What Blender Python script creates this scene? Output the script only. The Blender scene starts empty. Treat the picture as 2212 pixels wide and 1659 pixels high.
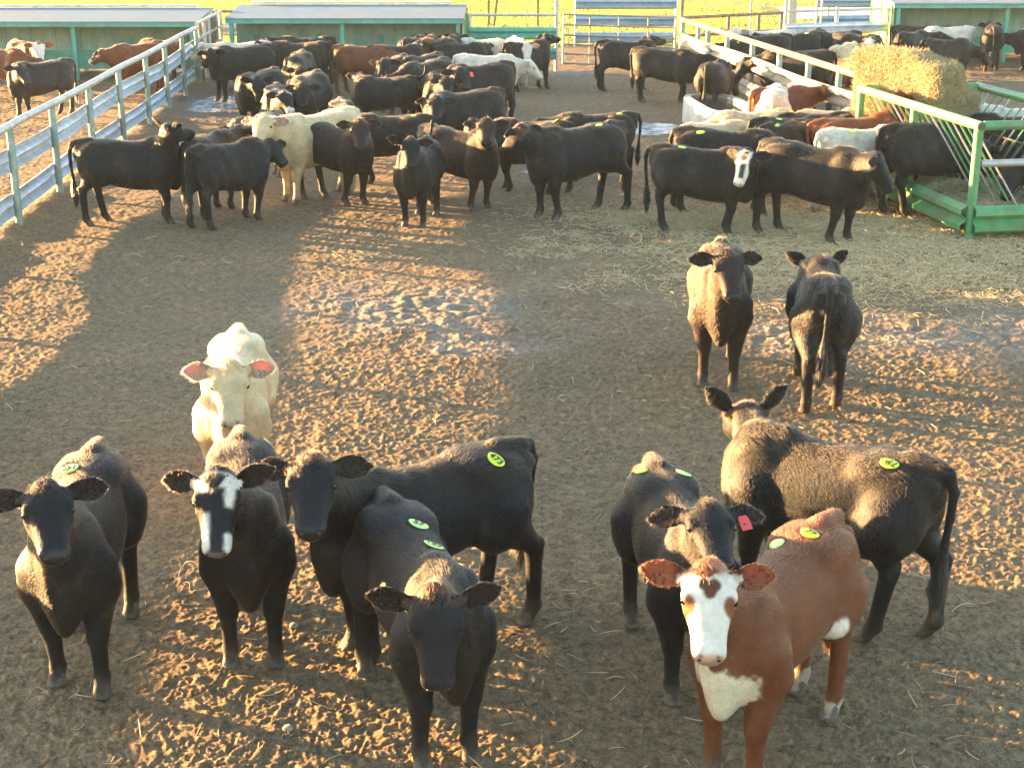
import bpy, bmesh, math, random
import numpy as np
from mathutils import Vector, Matrix
from mathutils.kdtree import KDTree
R = math.radians
random.seed(7); RNG = np.random.default_rng(11)
scene = bpy.context.scene
COL = scene.collection
# ------------------------------------------------------------------ camera geometry (pixels of a 2212 x 1659 copy of the photo)
CAMH = 4.2; FPX = 3200.; PITCH = R(18.02); CX, CY = 1106., 829.5
def at(px, py, z=0.):
    dx = px-CX; up = CY-py
    dy = FPX*math.cos(PITCH)+up*math.sin(PITCH); dz = -FPX*math.sin(PITCH)+up*math.cos(PITCH)
    t = (z-CAMH)/dz
    return Vector((dx*t, dy*t, z))
SUN_EL = R(6.4); SUN_AZ = (-.91, .415)           # direction towards the sun, seen from above
# ------------------------------------------------------------------ tagging
def tag(o, label=None, cat=None, group=None, kind=None):
    if label: o['label'] = label
    if cat: o['category'] = cat
    if group: o['group'] = group
    if kind: o['kind'] = kind
    return o
def empty(name, loc=(0, 0, 0), rz=0):
    o = bpy.data.objects.new(name, None); COL.objects.link(o)
    o.location = loc; o.rotation_euler = (0, 0, rz); o.empty_display_size = .1
    return o
def copy_tree(o, parent=None):
    c = o.copy(); COL.objects.link(c)
    if parent: c.parent = parent
    for ch in list(o.children): copy_tree(ch, c)
    return c
# ------------------------------------------------------------------ mesh builder
class MB:
    def __init__(s): s.v = []; s.f = []
    def add(s, vs, fs):
        o = len(s.v); s.v += [tuple(p) for p in vs]; s.f += [tuple(i+o for i in f) for f in fs]
    def box(s, lo, hi, M=None, jit=0):
        x0, y0, z0 = lo; x1, y1, z1 = hi
        vs = [Vector(p) for p in ((x0,y0,z0),(x1,y0,z0),(x1,y1,z0),(x0,y1,z0),(x0,y0,z1),(x1,y0,z1),(x1,y1,z1),(x0,y1,z1))]
        if M: vs = [M @ p for p in vs]
        s.add(vs, [(0,3,2,1),(4,5,6,7),(0,1,5,4),(1,2,6,5),(2,3,7,6),(3,0,4,7)])
    def tube(s, a, b, r, n=12, r2=None, cap=True, hollow=False):
        a = Vector(a); b = Vector(b); d = (b-a).normalized(); r2 = r if r2 is None else r2
        u = d.orthogonal().normalized(); w = d.cross(u)
        vs = []
        for p, q in ((a, r), (b, r2)):
            for k in range(n):
                t = 2*math.pi*k/n; vs.append(p+u*math.cos(t)*q+w*math.sin(t)*q)
        fs = [(k, (k+1) % n, n+(k+1) % n, n+k) for k in range(n)]
        if cap: fs += [tuple(range(n-1, -1, -1)), tuple(range(n, 2*n))]
        s.add(vs, fs)
    def path(s, pts, r, n=8):
        for p, q in zip(pts[:-1], pts[1:]): s.tube(p, q, r, n)
    def sweep(s, pts, prof, side, th=.006, up=Vector((0, 0, 1)), wob=0.):
        # profile (offset along side, height) swept along pts; two skins
        ring = []
        for i, p in enumerate(pts):
            p = Vector(p)
            j = wob*math.sin(i*2.1+p.y*3) if wob else 0
            ring.append([p+side*(o+j*.5)+up*(h+j) for o, h in prof] + [p+side*(o+th+j*.5)+up*(h+j) for o, h in reversed(prof)])
        m = len(ring[0]); vs = [q for rg in ring for q in rg]; fs = []
        for i in range(len(pts)-1):
            for k in range(m):
                fs.append((i*m+k, i*m+(k+1) % m, (i+1)*m+(k+1) % m, (i+1)*m+k))
        fs += [tuple(range(m-1, -1, -1)), tuple((len(pts)-1)*m+k for k in range(m))]
        s.add(vs, fs)
    def build(s, name, mat, parent=None, smooth=False, loc=None):
        me = bpy.data.meshes.new(name); me.from_pydata(s.v, [], s.f); me.update()
        if smooth: me.polygons.foreach_set('use_smooth', [True]*len(me.polygons))
        if smooth == 'auto':
            me.set_sharp_from_angle(angle=R(40))
        o = bpy.data.objects.new(name, me); COL.objects.link(o)
        if mat: me.materials.append(mat)
        if parent: o.parent = parent
        if loc: o.location = loc
        return o
WBEAM = [(0, -.155), (.02, -.145), (.075, -.11), (.08, -.06), (.02, -.025), (0, 0), (.02, .025), (.08, .06), (.075, .11), (.02, .145), (0, .155)]
def seg(a, b, n):
    a = Vector(a); b = Vector(b)
    return [a.lerp(b, i/n) for i in range(n+1)]
# ------------------------------------------------------------------ materials
def mat_new(name):
    m = bpy.data.materials.new(name); m.use_nodes = True
    nt = m.node_tree; nt.nodes.clear()
    out = nt.nodes.new('ShaderNodeOutputMaterial'); b = nt.nodes.new('ShaderNodeBsdfPrincipled')
    nt.links.new(b.outputs[0], out.inputs['Surface'])
    return m, nt, b
def nd(nt, t, **kw):
    n = nt.nodes.new(t)
    for k, v in kw.items():
        if k in n.inputs: n.inputs[k].default_value = v
        else: setattr(n, k, v)
    return n
def noise(nt, scale, detail=4, rough=.6, vec=None, dist=0):
    n = nd(nt, 'ShaderNodeTexNoise', Scale=scale, Detail=detail, Roughness=rough, Distortion=dist)
    if vec is None:
        tc = nd(nt, 'ShaderNodeTexCoord'); vec = tc.outputs['Object']
    nt.links.new(vec, n.inputs['Vector'])
    return n.outputs['Fac']
def ramp(nt, fac, stops):
    r = nd(nt, 'ShaderNodeValToRGB'); el = r.color_ramp.elements
    while len(el) < len(stops): el.new(.5)
    for e, (p, c) in zip(el, stops):
        e.position = p; e.color = (*c, 1) if len(c) == 3 else c
    nt.links.new(fac, r.inputs[0])
    return r.outputs[0]
def mix(nt, fac, a, b, mode='MIX'):
    m = nd(nt, 'ShaderNodeMix', data_type='RGBA', blend_type=mode)
    for i, v in ((0, fac), (6, a), (7, b)):
        if hasattr(v, 'links'): nt.links.new(v, m.inputs[i])
        else: m.inputs[i].default_value = v if i == 0 else ((*v, 1) if len(v) == 3 else v)
    return m.outputs[2]
def bump(nt, b, h, dist, strength=1.):
    n = nd(nt, 'ShaderNodeBump', Distance=dist, Strength=strength); nt.links.new(h, n.inputs['Height'])
    nt.links.new(n.outputs[0], b.inputs['Normal'])
def paint(name, c1, c2, scale=6, lo=.45, hi=.65, rough=.5, metal=0., bscale=40, bd=.002, dirt=None, stretch=None):
    m, nt, b = mat_new(name)
    vec = None
    if stretch:
        tc = nd(nt, 'ShaderNodeTexCoord'); mp = nd(nt, 'ShaderNodeMapping'); mp.inputs['Scale'].default_value = stretch
        nt.links.new(tc.outputs['Object'], mp.inputs[0]); vec = mp.outputs[0]
    f = noise(nt, scale, 6, .65, vec)
    c = ramp(nt, f, [(lo, c1), (hi, c2)])
    if dirt:
        g = noise(nt, scale*.35, 5, .7); c = mix(nt, ramp(nt, g, [(.5, (0, 0, 0)), (.72, (1, 1, 1))]), c, dirt)
    nt.links.new(c, b.inputs['Base Color'])
    b.inputs['Roughness'].default_value = rough; b.inputs['Metallic'].default_value = metal
    bump(nt, b, noise(nt, bscale, 3), bd)
    return m
M = {}
M['galv'] = paint('galvanised_steel', (.44,.47,.52), (.62,.65,.70), 5, .35, .7, .42, .35, 18, .004, (.36,.33,.30))
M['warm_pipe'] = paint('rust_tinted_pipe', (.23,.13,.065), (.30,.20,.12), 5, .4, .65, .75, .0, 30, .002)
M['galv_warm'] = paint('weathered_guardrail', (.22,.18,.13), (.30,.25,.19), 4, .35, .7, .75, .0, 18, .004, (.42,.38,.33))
M['pipe'] = paint('weathered_pipe', (.40,.38,.37), (.52,.50,.49), 6, .4, .7, .5, .3, 30, .002, (.33,.24,.18))
M['post'] = paint('faded_green_pipe', (.15,.27,.22), (.33,.38,.34), 5, .42, .62, .55, .1, 30, .002, (.25,.20,.15))
M['green'] = paint('green_paint', (.07,.25,.10), (.13,.32,.15), 5, .4, .68, .42, .0, 30, .002, (.16,.11,.07))
M['teal'] = paint('teal_green_paint', (.06,.29,.22), (.10,.38,.30), 4, .4, .65, .45, .0, 30, .002, (.12,.17,.13))
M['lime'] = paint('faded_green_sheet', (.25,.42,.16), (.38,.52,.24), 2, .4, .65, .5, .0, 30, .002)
M['roof'] = paint('blue_grey_roof_sheet', (.14,.185,.22), (.18,.225,.265), 2, .35, .7, .65, 0., 9, .003, (.20,.21,.20))
M['ply'] = paint('weathered_board', (.20,.29,.25), (.34,.42,.36), 3.5, .36, .66, .8, 0, 20, .004, (.15,.25,.20), (1, 1, .45))
M['rust'] = paint('rusty_steel', (.20,.10,.06), (.32,.22,.16), 8, .4, .65, .7, .2, 30, .002)
M['ppost'] = paint('grey_timber_pole', (.42,.36,.28), (.56,.50,.40), 3, .4, .65, .85, 0, 20, .006, None, (6, 6, .4))
M['concrete'] = paint('stained_concrete', (.36,.36,.33), (.48,.47,.43), 4, .4, .65, .85, 0, 25, .004, (.28,.26,.22))
M['darkbar'] = paint('dark_steel_bar', (.05,.055,.05), (.09,.09,.08), 8, .4, .6, .5, .4)
M['beamblue'] = paint('blue_grey_guardrail', (.20,.30,.42), (.30,.40,.50), 3, .4, .65, .4, .3, 18, .003)
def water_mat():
    m, nt, b = mat_new('pale_mottled_water')
    c = ramp(nt, noise(nt, 3.5, 7, .7), [(.42, (.10, .09, .08)), (.5, (.34, .37, .42)), (.62, (.62, .66, .72))])  # pale blue grey and dark brown mottled by noise
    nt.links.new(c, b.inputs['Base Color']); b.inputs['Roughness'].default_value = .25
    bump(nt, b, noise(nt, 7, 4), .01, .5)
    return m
M['puddle_pale'] = water_mat()
def clear_mat():
    m, nt, b = mat_new('trough_water'); b.inputs['Base Color'].default_value = (.05, .06, .06, 1); b.inputs['Roughness'].default_value = .05
    bump(nt, b, noise(nt, 6, 3), .006, .5)
    return m
M['water'] = clear_mat()
M['stone'] = paint('earthy_stone', (.20,.17,.13), (.30,.26,.21), 30, .4, .65, .9, 0, 60, .004)
M['roof'].node_tree.nodes['Principled BSDF'].inputs['Specular IOR Level'].default_value = .15
def yellow_tag(name, c, em=0):
    m, nt, b = mat_new(name)
    b.inputs['Base Color'].default_value = (*c, 1); b.inputs['Roughness'].default_value = .35
    return m
M['sticker'] = yellow_tag('yellow_sticker', (.70, .80, .03))
M['sticker_pale'] = yellow_tag('pale_green_sticker', (.62, .80, .22))
M['ink'] = yellow_tag('black_ink', (.02, .02, .02))
M['redtag'] = yellow_tag('red_ear_tag', (.62, .05, .05))
M['orangetag'] = yellow_tag('orange_ear_tag', (.75, .12, .05))
def eye_mat():
    m, nt, b = mat_new('dark_eye'); b.inputs['Base Color'].default_value = (.012, .008, .006, 1); b.inputs['Roughness'].default_value = .08
    return m
M['eye'] = eye_mat()
M['nostril'] = yellow_tag('damp_nostril', (.035, .018, .015))
def coat_mat(name, rough=.62, sheen=.25, transl=False, hair=False):
    m, nt, b = mat_new(name)
    a = nd(nt, 'ShaderNodeAttribute', attribute_name='col')
    c = a.outputs['Color']
    if hair:
        c = mix(nt, 1., c, (.72, .70, .70), 'MULTIPLY')
        hi = nd(nt, 'ShaderNodeHairInfo')
        tip = mix(nt, 1., c, (.026, .018, .010), 'ADD')
        c = mix(nt, ramp(nt, hi.outputs['Intercept'], [(.45, (0, 0, 0)), (1., (.8, .8, .8))]), c, tip)
        v = ramp(nt, hi.outputs['Random'], [(0, (.65, .65, .65)), (1, (1.25, 1.2, 1.15))])
        c = mix(nt, 1., c, v, 'MULTIPLY')
    else:
        n = noise(nt, 9, 5, .7)
        c = mix(nt, 1., c, ramp(nt, n, [(.3, (.75, .75, .75)), (.7, (1.2, 1.18, 1.15))]), 'MULTIPLY')
        bump(nt, b, noise(nt, 45, 3, .7), .012, .6)
    if hair:
        out = [n for n in nt.nodes if n.type == 'OUTPUT_MATERIAL'][0]; nt.nodes.remove(b)
        h = nd(nt, 'ShaderNodeBsdfHairPrincipled'); h.model = 'CHIANG'; h.parametrization = 'COLOR'
        nt.links.new(c, h.inputs['Color']); h.inputs['Roughness'].default_value = .38; h.inputs['Radial Roughness'].default_value = .5
        h.inputs['IOR'].default_value = 1.47; h.inputs['Random Roughness'].default_value = .3
        nt.links.new(h.outputs[0], out.inputs['Surface'])
        return m
    nt.links.new(c, b.inputs['Base Color'])
    b.inputs['Roughness'].default_value = rough
    b.inputs['Specular IOR Level'].default_value = .45 if hair else .2
    if not hair:
        mr = nd(nt, 'ShaderNodeMapRange'); nt.links.new(a.outputs['Alpha'], mr.inputs[0]); mr.inputs[3].default_value = rough; mr.inputs[4].default_value = .22; nt.links.new(mr.outputs[0], b.inputs['Roughness'])
    if sheen:
        b.inputs['Sheen Weight'].default_value = sheen; b.inputs['Sheen Roughness'].default_value = .4
        b.inputs['Sheen Tint'].default_value = (.95, .78, .55, 1)
    if transl:
        out = [n for n in nt.nodes if n.type == 'OUTPUT_MATERIAL'][0]
        t = nd(nt, 'ShaderNodeBsdfTranslucent'); 
        tc = mix(nt, 1., c, (1., .36, .24), 'MULTIPLY'); nt.links.new(tc, t.inputs['Color'])
        ms = nd(nt, 'ShaderNodeMixShader'); ms.inputs[0].default_value = .55
        nt.links.new(b.outputs[0], ms.inputs[1]); nt.links.new(t.outputs[0], ms.inputs[2])
        nt.links.new(ms.outputs[0], out.inputs['Surface'])
    return m
M['coat'] = coat_mat('cattle_coat', .6, .03)
M['ear'] = coat_mat('thin_ear_skin', .6, .05, True)
M['fur'] = coat_mat('cattle_fur', .40, 0, False, True)
# ------------------------------------------------------------------ cattle: signed-distance body, surface nets
def smooth_prof(x, *cols, n=160):
    xs = np.linspace(x[0], x[-1], n); out = []
    k = np.exp(-np.linspace(-2, 2, 17)**2); k /= k.sum()
    for c in cols:
        y = np.interp(xs, x, c); y = np.convolve(np.pad(y, 8, mode='edge'), k, mode='valid'); out.append(y)
    return xs, out
T_X = [-.71, -.66, -.58, -.45, -.32, -.15, .02, .18, .32, .45, .56, .64, .70]
T_TOP = [1.02, 1.10, 1.135, 1.15, 1.15, 1.125, 1.105, 1.11, 1.125, 1.125, 1.09, 1.02, .93]
T_BOT = [.93, .79, .65, .575, .545, .495, .46, .445, .44, .45, .50, .57, .70]
T_W = [.05, .13, .205, .245, .262, .288, .296, .28, .245, .21, .172, .125, .05]
TORSO = smooth_prof(T_X, T_TOP, T_BOT, T_W)
H_X = [-.05, 0, .05, .11, .16, .22, .28, .34, .39, .42, .435]
H_TOP = [-.02, .038, .058, .060, .052, .036, .020, .010, .004, -.010, -.035]
H_BOT = [-.07, -.115, -.15, -.175, -.178, -.160, -.140, -.130, -.126, -.115, -.085]
H_W = [.062, .105, .125, .130, .122, .102, .087, .082, .083, .071, .035]
HEADP = smooth_prof(H_X, H_TOP, H_BOT, H_W, n=120)
def rotm(yaw, pitch):      # head frame: columns X (muzzle), Y (left), Z (forehead); pitch down positive
    cy, sy, cp, sp = math.cos(yaw), math.sin(yaw), math.cos(pitch), math.sin(pitch)
    X = np.array([cy*cp, sy*cp, -sp]); Y = np.array([-sy, cy, 0.]); Z = np.cross(X, Y)
    return np.stack([X, Y, Z], 1)
def surface_nets(D, org, vox):
    S = D < 0
    c = [S[i:S.shape[0]-1+i, j:S.shape[1]-1+j, k:S.shape[2]-1+k] for i in (0,1) for j in (0,1) for k in (0,1)]
    cnt = sum(a.astype(np.int8) for a in c)
    act = (cnt > 0) & (cnt < 8)
    idx = -np.ones(act.shape, np.int64); cells = np.argwhere(act); idx[act] = np.arange(len(cells))
    acc = np.zeros((len(cells), 3)); num = np.zeros(len(cells))
    corners = [(i, j, k) for i in (0,1) for j in (0,1) for k in (0,1)]
    val = {q: D[cells[:,0]+q[0], cells[:,1]+q[1], cells[:,2]+q[2]] for q in corners}
    for a in corners:
        for ax in range(3):
            if a[ax] == 0:
                b = list(a); b[ax] = 1; b = tuple(b)
                va, vb = val[a], val[b]; m = (va < 0) != (vb < 0)
                t = np.where(m, va/np.where(m, va-vb, 1), 0)
                p = np.tile(np.array(a, float), (len(cells), 1)); p[:, ax] += t
                acc[m] += p[m]; num[m] += 1
    V = (cells + acc/num[:, None])*vox + org
    F = []
    for ax in range(3):
        o1, o2 = [(1, 2), (2, 0), (0, 1)][ax]
        sl0 = [slice(None)]*3; sl1 = [slice(None)]*3
        sl0[ax] = slice(0, -1); sl1[ax] = slice(1, None)
        A = S[tuple(sl0)]; B = S[tuple(sl1)]
        e = np.argwhere(A != B)
        ok = (e[:, o1] > 0) & (e[:, o2] > 0) & (e[:, o1] < S.shape[o1]-1) & (e[:, o2] < S.shape[o2]-1)
        e = e[ok]
        flip = A[e[:,0], e[:,1], e[:,2]]
        def g(d1, d2):
            q = e.copy(); q[:, o1] -= d1; q[:, o2] -= d2
            return idx[q[:,0], q[:,1], q[:,2]]
        quad = np.stack([g(1,1), g(0,1), g(0,0), g(1,0)], 1)
        quad[~flip] = quad[~flip][:, ::-1]
        F.append(quad)
    return V, np.concatenate(F)
class Field:
    def __init__(s, lo, hi, vox):
        s.org = np.array(lo); s.vox = vox
        n = np.ceil((np.array(hi)-s.org)/vox).astype(int)+1
        s.ax = [s.org[i]+np.arange(n[i])*vox for i in range(3)]
        s.D = np.full(n, .5); s.P = np.zeros(n, np.int8)
    def put(s, fn, lo, hi, k, part):
        sl = []
        for i in range(3):
            a = int(np.clip(np.floor((lo[i]-s.org[i])/s.vox), 0, s.D.shape[i])); b = int(np.clip(np.ceil((hi[i]-s.org[i])/s.vox)+1, 0, s.D.shape[i]))
            sl.append(slice(a, b))
        sl = tuple(sl)
        G = np.meshgrid(*[s.ax[i][sl[i]] for i in range(3)], indexing='ij')
        d = fn(np.stack(G, -1))
        D = s.D[sl]; P = s.P[sl]
        P[d < D] = part
        h = np.clip(.5+.5*(D-d)/k, 0, 1)
        s.D[sl] = D*(1-h)+d*h-k*h*(1-h)
    def cone(s, a, b, ra, rb, k=.03, part=0, lat=None, sq=1.):
        a = np.array(a, float); b = np.array(b, float); ba = b-a; L2 = ba@ba
        def fn(P):
            q = P-a; h = np.clip(q@ba/L2, 0, 1)
            q = q-h[..., None]*ba
            if lat is not None:
                l = (q@lat); q = q+(l*(1/sq-1))[..., None]*lat
            return (np.linalg.norm(q, axis=-1)-(ra+(rb-ra)*h))*min(1, sq)
        m = max(ra, rb)*max(1., sq)+k+.03
        s.put(fn, np.minimum(a, b)-m, np.maximum(a, b)+m, k, part)
    def ell(s, c, r, k=.03, part=0, Rm=None):
        c = np.array(c, float); r = np.array(r, float)
        def fn(P):
            q = P-c
            if Rm is not None: q = q@Rm
            k0 = np.linalg.norm(q/r, axis=-1); k1 = np.linalg.norm(q/(r*r), axis=-1)+1e-9
            return k0*(k0-1)/k1
        m = r.max()+k+.03
        s.put(fn, c-m, c+m, k, part)
def leaf_ring(base, d, side, nrm, L, W, thick, cup, nu=9, nv=14):
    vs = []; fs = []
    for i in range(nu):
        u = i/(nu-1)
        w = W*(.34+.66*math.sin(math.pi*min(1, u*1.02)**.8)) if u < .5 else W*max(.06, (1-((u-.42)/.58)**2.1))
        c = base+d*(L*u)+nrm*(-.012*math.sin(u*3.1))
        for k in range(nv):
            t = 2*math.pi*k/nv
            x = w*math.cos(t); z = thick*math.sin(t)+cup*(math.cos(t)**2)*w*(1-.5*u)-cup*w*.4
            vs.append(c+side*x+nrm*z)
        if i:
            for k in range(nv): fs.append(((i-1)*nv+k, (i-1)*nv+(k+1) % nv, i*nv+(k+1) % nv, i*nv+k))
    fs.append(tuple((nu-1)*nv+k for k in range(nv)))
    return np.array(vs), fs
def vnoise(P, f, seed=0):
    # smooth value noise in 3-D
    q = P*f+seed*17.3; i = np.floor(q).astype(np.int64); t = q-i; t = t*t*(3-2*t)
    def h(ix, iy, iz):
        n = (ix*374761393+iy*668265263+iz*2147483647+seed*974711) & 0xffffffff
        n = ((n ^ (n >> 13))*1274126177) & 0xffffffff
        return ((n ^ (n >> 16)) & 0xffff)/65535.
    r = 0
    for a in (0, 1):
        for b in (0, 1):
            for c in (0, 1):
                w = (t[:,0] if a else 1-t[:,0])*(t[:,1] if b else 1-t[:,1])*(t[:,2] if c else 1-t[:,2])
                r = r+w*h(i[:,0]+a, i[:,1]+b, i[:,2]+c)
    return r
BLACK = np.array((.014, .0125, .0125)); 
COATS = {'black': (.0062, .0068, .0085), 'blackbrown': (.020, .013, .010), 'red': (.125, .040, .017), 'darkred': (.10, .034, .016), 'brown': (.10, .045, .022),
         'cream': (.52, .38, .215), 'white': (.52, .46, .38), 'grey': (.022, .023, .026), 'tan': (.16, .12, .08)}
def sst(a, b, x): 
    t = np.clip((x-a)/(b-a), 0, 1); return t*t*(3-2*t)
def coat_colour(c, P, part, hp):
    """coat pattern from body coordinates P and head coordinates hp"""
    n = len(P); base = np.array(COATS[c['coat']]); col = np.tile(base, (n, 1))
    nz = vnoise(P, 14, 3)*.7+vnoise(P, 42, 13)*.3; nz2 = vnoise(P, 5, 5); nz3 = vnoise(P, 40, 9)
    def put(m, k):
        col[:] = col*(1-m[:, None])+np.array(k)*m[:, None]
    white = (.60, .54, .46)
    hd = (part == 2)*1.
    hx, hy, hz = hp.T; ay = np.abs(hy)
    e = (nz-.5)*.05
    dark = c['coat'] in ('black', 'blackbrown', 'grey')
    if dark: col *= (.8+.5*nz2)[:, None]
    else: col *= (.88+.24*nz2)[:, None]
    if c['coat'] in ('cream', 'white'):     # darker lower legs and dirt
        put(sst(.34, .12, P[:, 2])*(.35+.3*nz), (.28, .22, .15))
        put(hd*sst(.39, .43, hx+e)*.6, (.45, .30, .24))
    elif c['coat'] in ('red', 'darkred', 'brown'):
        put(hd*sst(.40, .43, hx+e)*.7, (.34, .2, .16))
    else:
        put((part <= 1)*sst(.52, .66, nz2+.2*sst(.9, 1.1, P[:, 2]))*.7, (.016, .012, .009)); put(hd*sst(.385, .41, hx+e*.4)*sst(-.085, -.06, hz)*.85, (.022, .022, .025))
    pt = c.get('pat', '')
    front = sst(-.085, -.05, hz+e)
    if pt == 'hereford':
        put(hd*sst(-.14, -.1, hz+e)*sst(-.02, .02, hx)*(1-.0*hx), white)
        m = sst(.0, -.05, (np.hypot((hx-.15)*1., (ay-.095))-.028-e*.4)); 
        if c.get('patch'): put(hd*sst(.006, -.006, np.hypot(hx-.155, ay-.10)-.036), base)
        put(hd*sst(.395, .42, hx+e*.3), (.50, .30, .24))
        put((part <= 1)*sst(.50, .58, P[:, 0]+e)*sst(.80, .70, P[:, 2]+2*e)*sst(.17, .11, np.abs(P[:, 1])+e), white)
    if pt == 'heart':       # near red calf: white face, brown heart on the brow, brown eye patches, pale muzzle
        put(hd*sst(-.15, -.11, hz+e)*sst(-.03, .01, hx), white)
        hr = np.minimum(np.hypot((hx-.088), (ay-.024))-.030, np.hypot(hx-.122, ay*1.15)-.036)
        put(hd*sst(.008, -.008, hr+e*.25)*sst(-.02, 0., hz), (.085, .035, .018))
        put(hd*sst(.008, -.008, np.hypot((hx-.182)*.7, ay-.098)-.032), (.20, .065, .025))
        put(hd*sst(.01, -.02, hx-.025+e*1.5)*sst(-.02, .02, hz)*.85, (.26, .10, .05))
        put(hd*sst(.40, .425, hx+e*.3)*sst(-.1, -.07, hz), (.46, .27, .20))
        put((part <= 1)*sst(.47, .55, P[:, 0]+e)*sst(.90, .84, P[:, 2]+5*e+.9*np.abs(P[:, 1]+.03))*sst(.20, .15, np.abs(P[:, 1]+.01)+3*e), (.62, .54, .40))
        fl = np.hypot((P[:, 0]+.27)*1.6, (P[:, 2]-.66+.35*(P[:, 0]+.27))*1.2)-.075
        put(sst(.02, -.015, fl+e)*(P[:, 1] > .1)*(part != 2), white)
        put(((part >= 3) & (part <= 6))*sst(.135, .115, P[:, 2]+3*e)*(P[:, 0] < 0), (.42, .35, .27))
    if pt == 'baldy':       # black calf, white brow, black mask, white cheeks
        put(hd*sst(.085, .06, hx+e)*sst(-.05, -.02, hz)*sst(-.03, 0, hx), white)
        put(hd*sst(.02, -.01, np.abs(hy-.072)-.016+e*.5)*sst(.05, .08, hx)*sst(.2, .17, hx)*sst(-.06, -.03, hz), white)
        put(hd*sst(.02, -.005, np.abs(hy+.075)-.012+e*.5)*sst(.05, .08, hx)*sst(.11, .09, hx)*sst(-.06, -.03, hz), white)
        put(hd*sst(.3, .33, hx+e)*sst(.03, .05, ay+e*.4), white)
        put(hd*sst(.015, -.01, np.abs(hy+.055)-.016)*sst(.2, .23, hx), white)
        put(hd*sst(.42, .435, hx), (.12, .11, .11))
    if pt == 'ring':        # black calf, white face with a dark spot on the brow
        put(hd*sst(-.06, -.03, hz+e)*sst(-.03, .0, hx)*sst(.10, .085, ay+e*.3), white)
        put(hd*sst(.01, -.008, np.hypot(hx-.085, hy)-.045), (.03, .03, .04))
        put(hd*sst(.01, -.008, np.abs(hy-.02)-.034)*sst(.15, .17, hx)*sst(.36, .34, hx), (.03, .03, .04))
        put(hd*sst(.41, .43, hx), (.45, .36, .33))
    if pt == 'blaze':
        put(hd*sst(.06, .03, hx+2*e)*sst(-.04, -.01, hz)*sst(-.02, 0, hx), white)
        put(hd*sst(.33, .37, hx+2*e), white)
    if pt == 'whiteface':
        put(hd*sst(-.14, -.10, hz+e)*sst(-.02, .02, hx), white)
        put((part <= 1)*sst(.54, .6, P[:, 0]+e)*sst(.8, .7, P[:, 2]), white)
    if pt == 'mottle':
        put(hd*sst(.5, .56, vnoise(hp, 16, 2))*sst(-.1, -.06, hz), white)
        put(hd*sst(.33, .38, hx), white)
    if pt == 'whitelegs':
        put(((part >= 3) & (part <= 6))*sst(.5, .4, P[:, 2]+2*e), white)
        put((part == 0)*sst(.62, .56, P[:, 2]+e), white)
    put(hd*sst(.005, -.003, np.hypot(np.hypot((hx-.412)*1.2, (ay-.040)), (hz+.028))-.017), (.02, .012, .012))
    put(hd*sst(.006, -.001, np.abs(hz+.098)-.004)*sst(.3, .33, hx)*.7, (.02, .015, .014))
    if c.get('poll'):
        put(hd*sst(.05, .0, hx+e)*.7, (.09, .04, .022))
    # mud up the legs
    lg = ((part >= 3) & (part <= 6))*1.
    put(lg*sst(.22, .02, P[:, 2]+(nz-.5)*.2)*.55, (.085, .066, .045))
    put((part <= 6)*(part != 2)*sst(.62, .75, nz2+.25*sst(.9, .5, P[:, 2]))*sst(.55, .75, nz)*.25, (.10, .08, .055))
    return col
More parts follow.
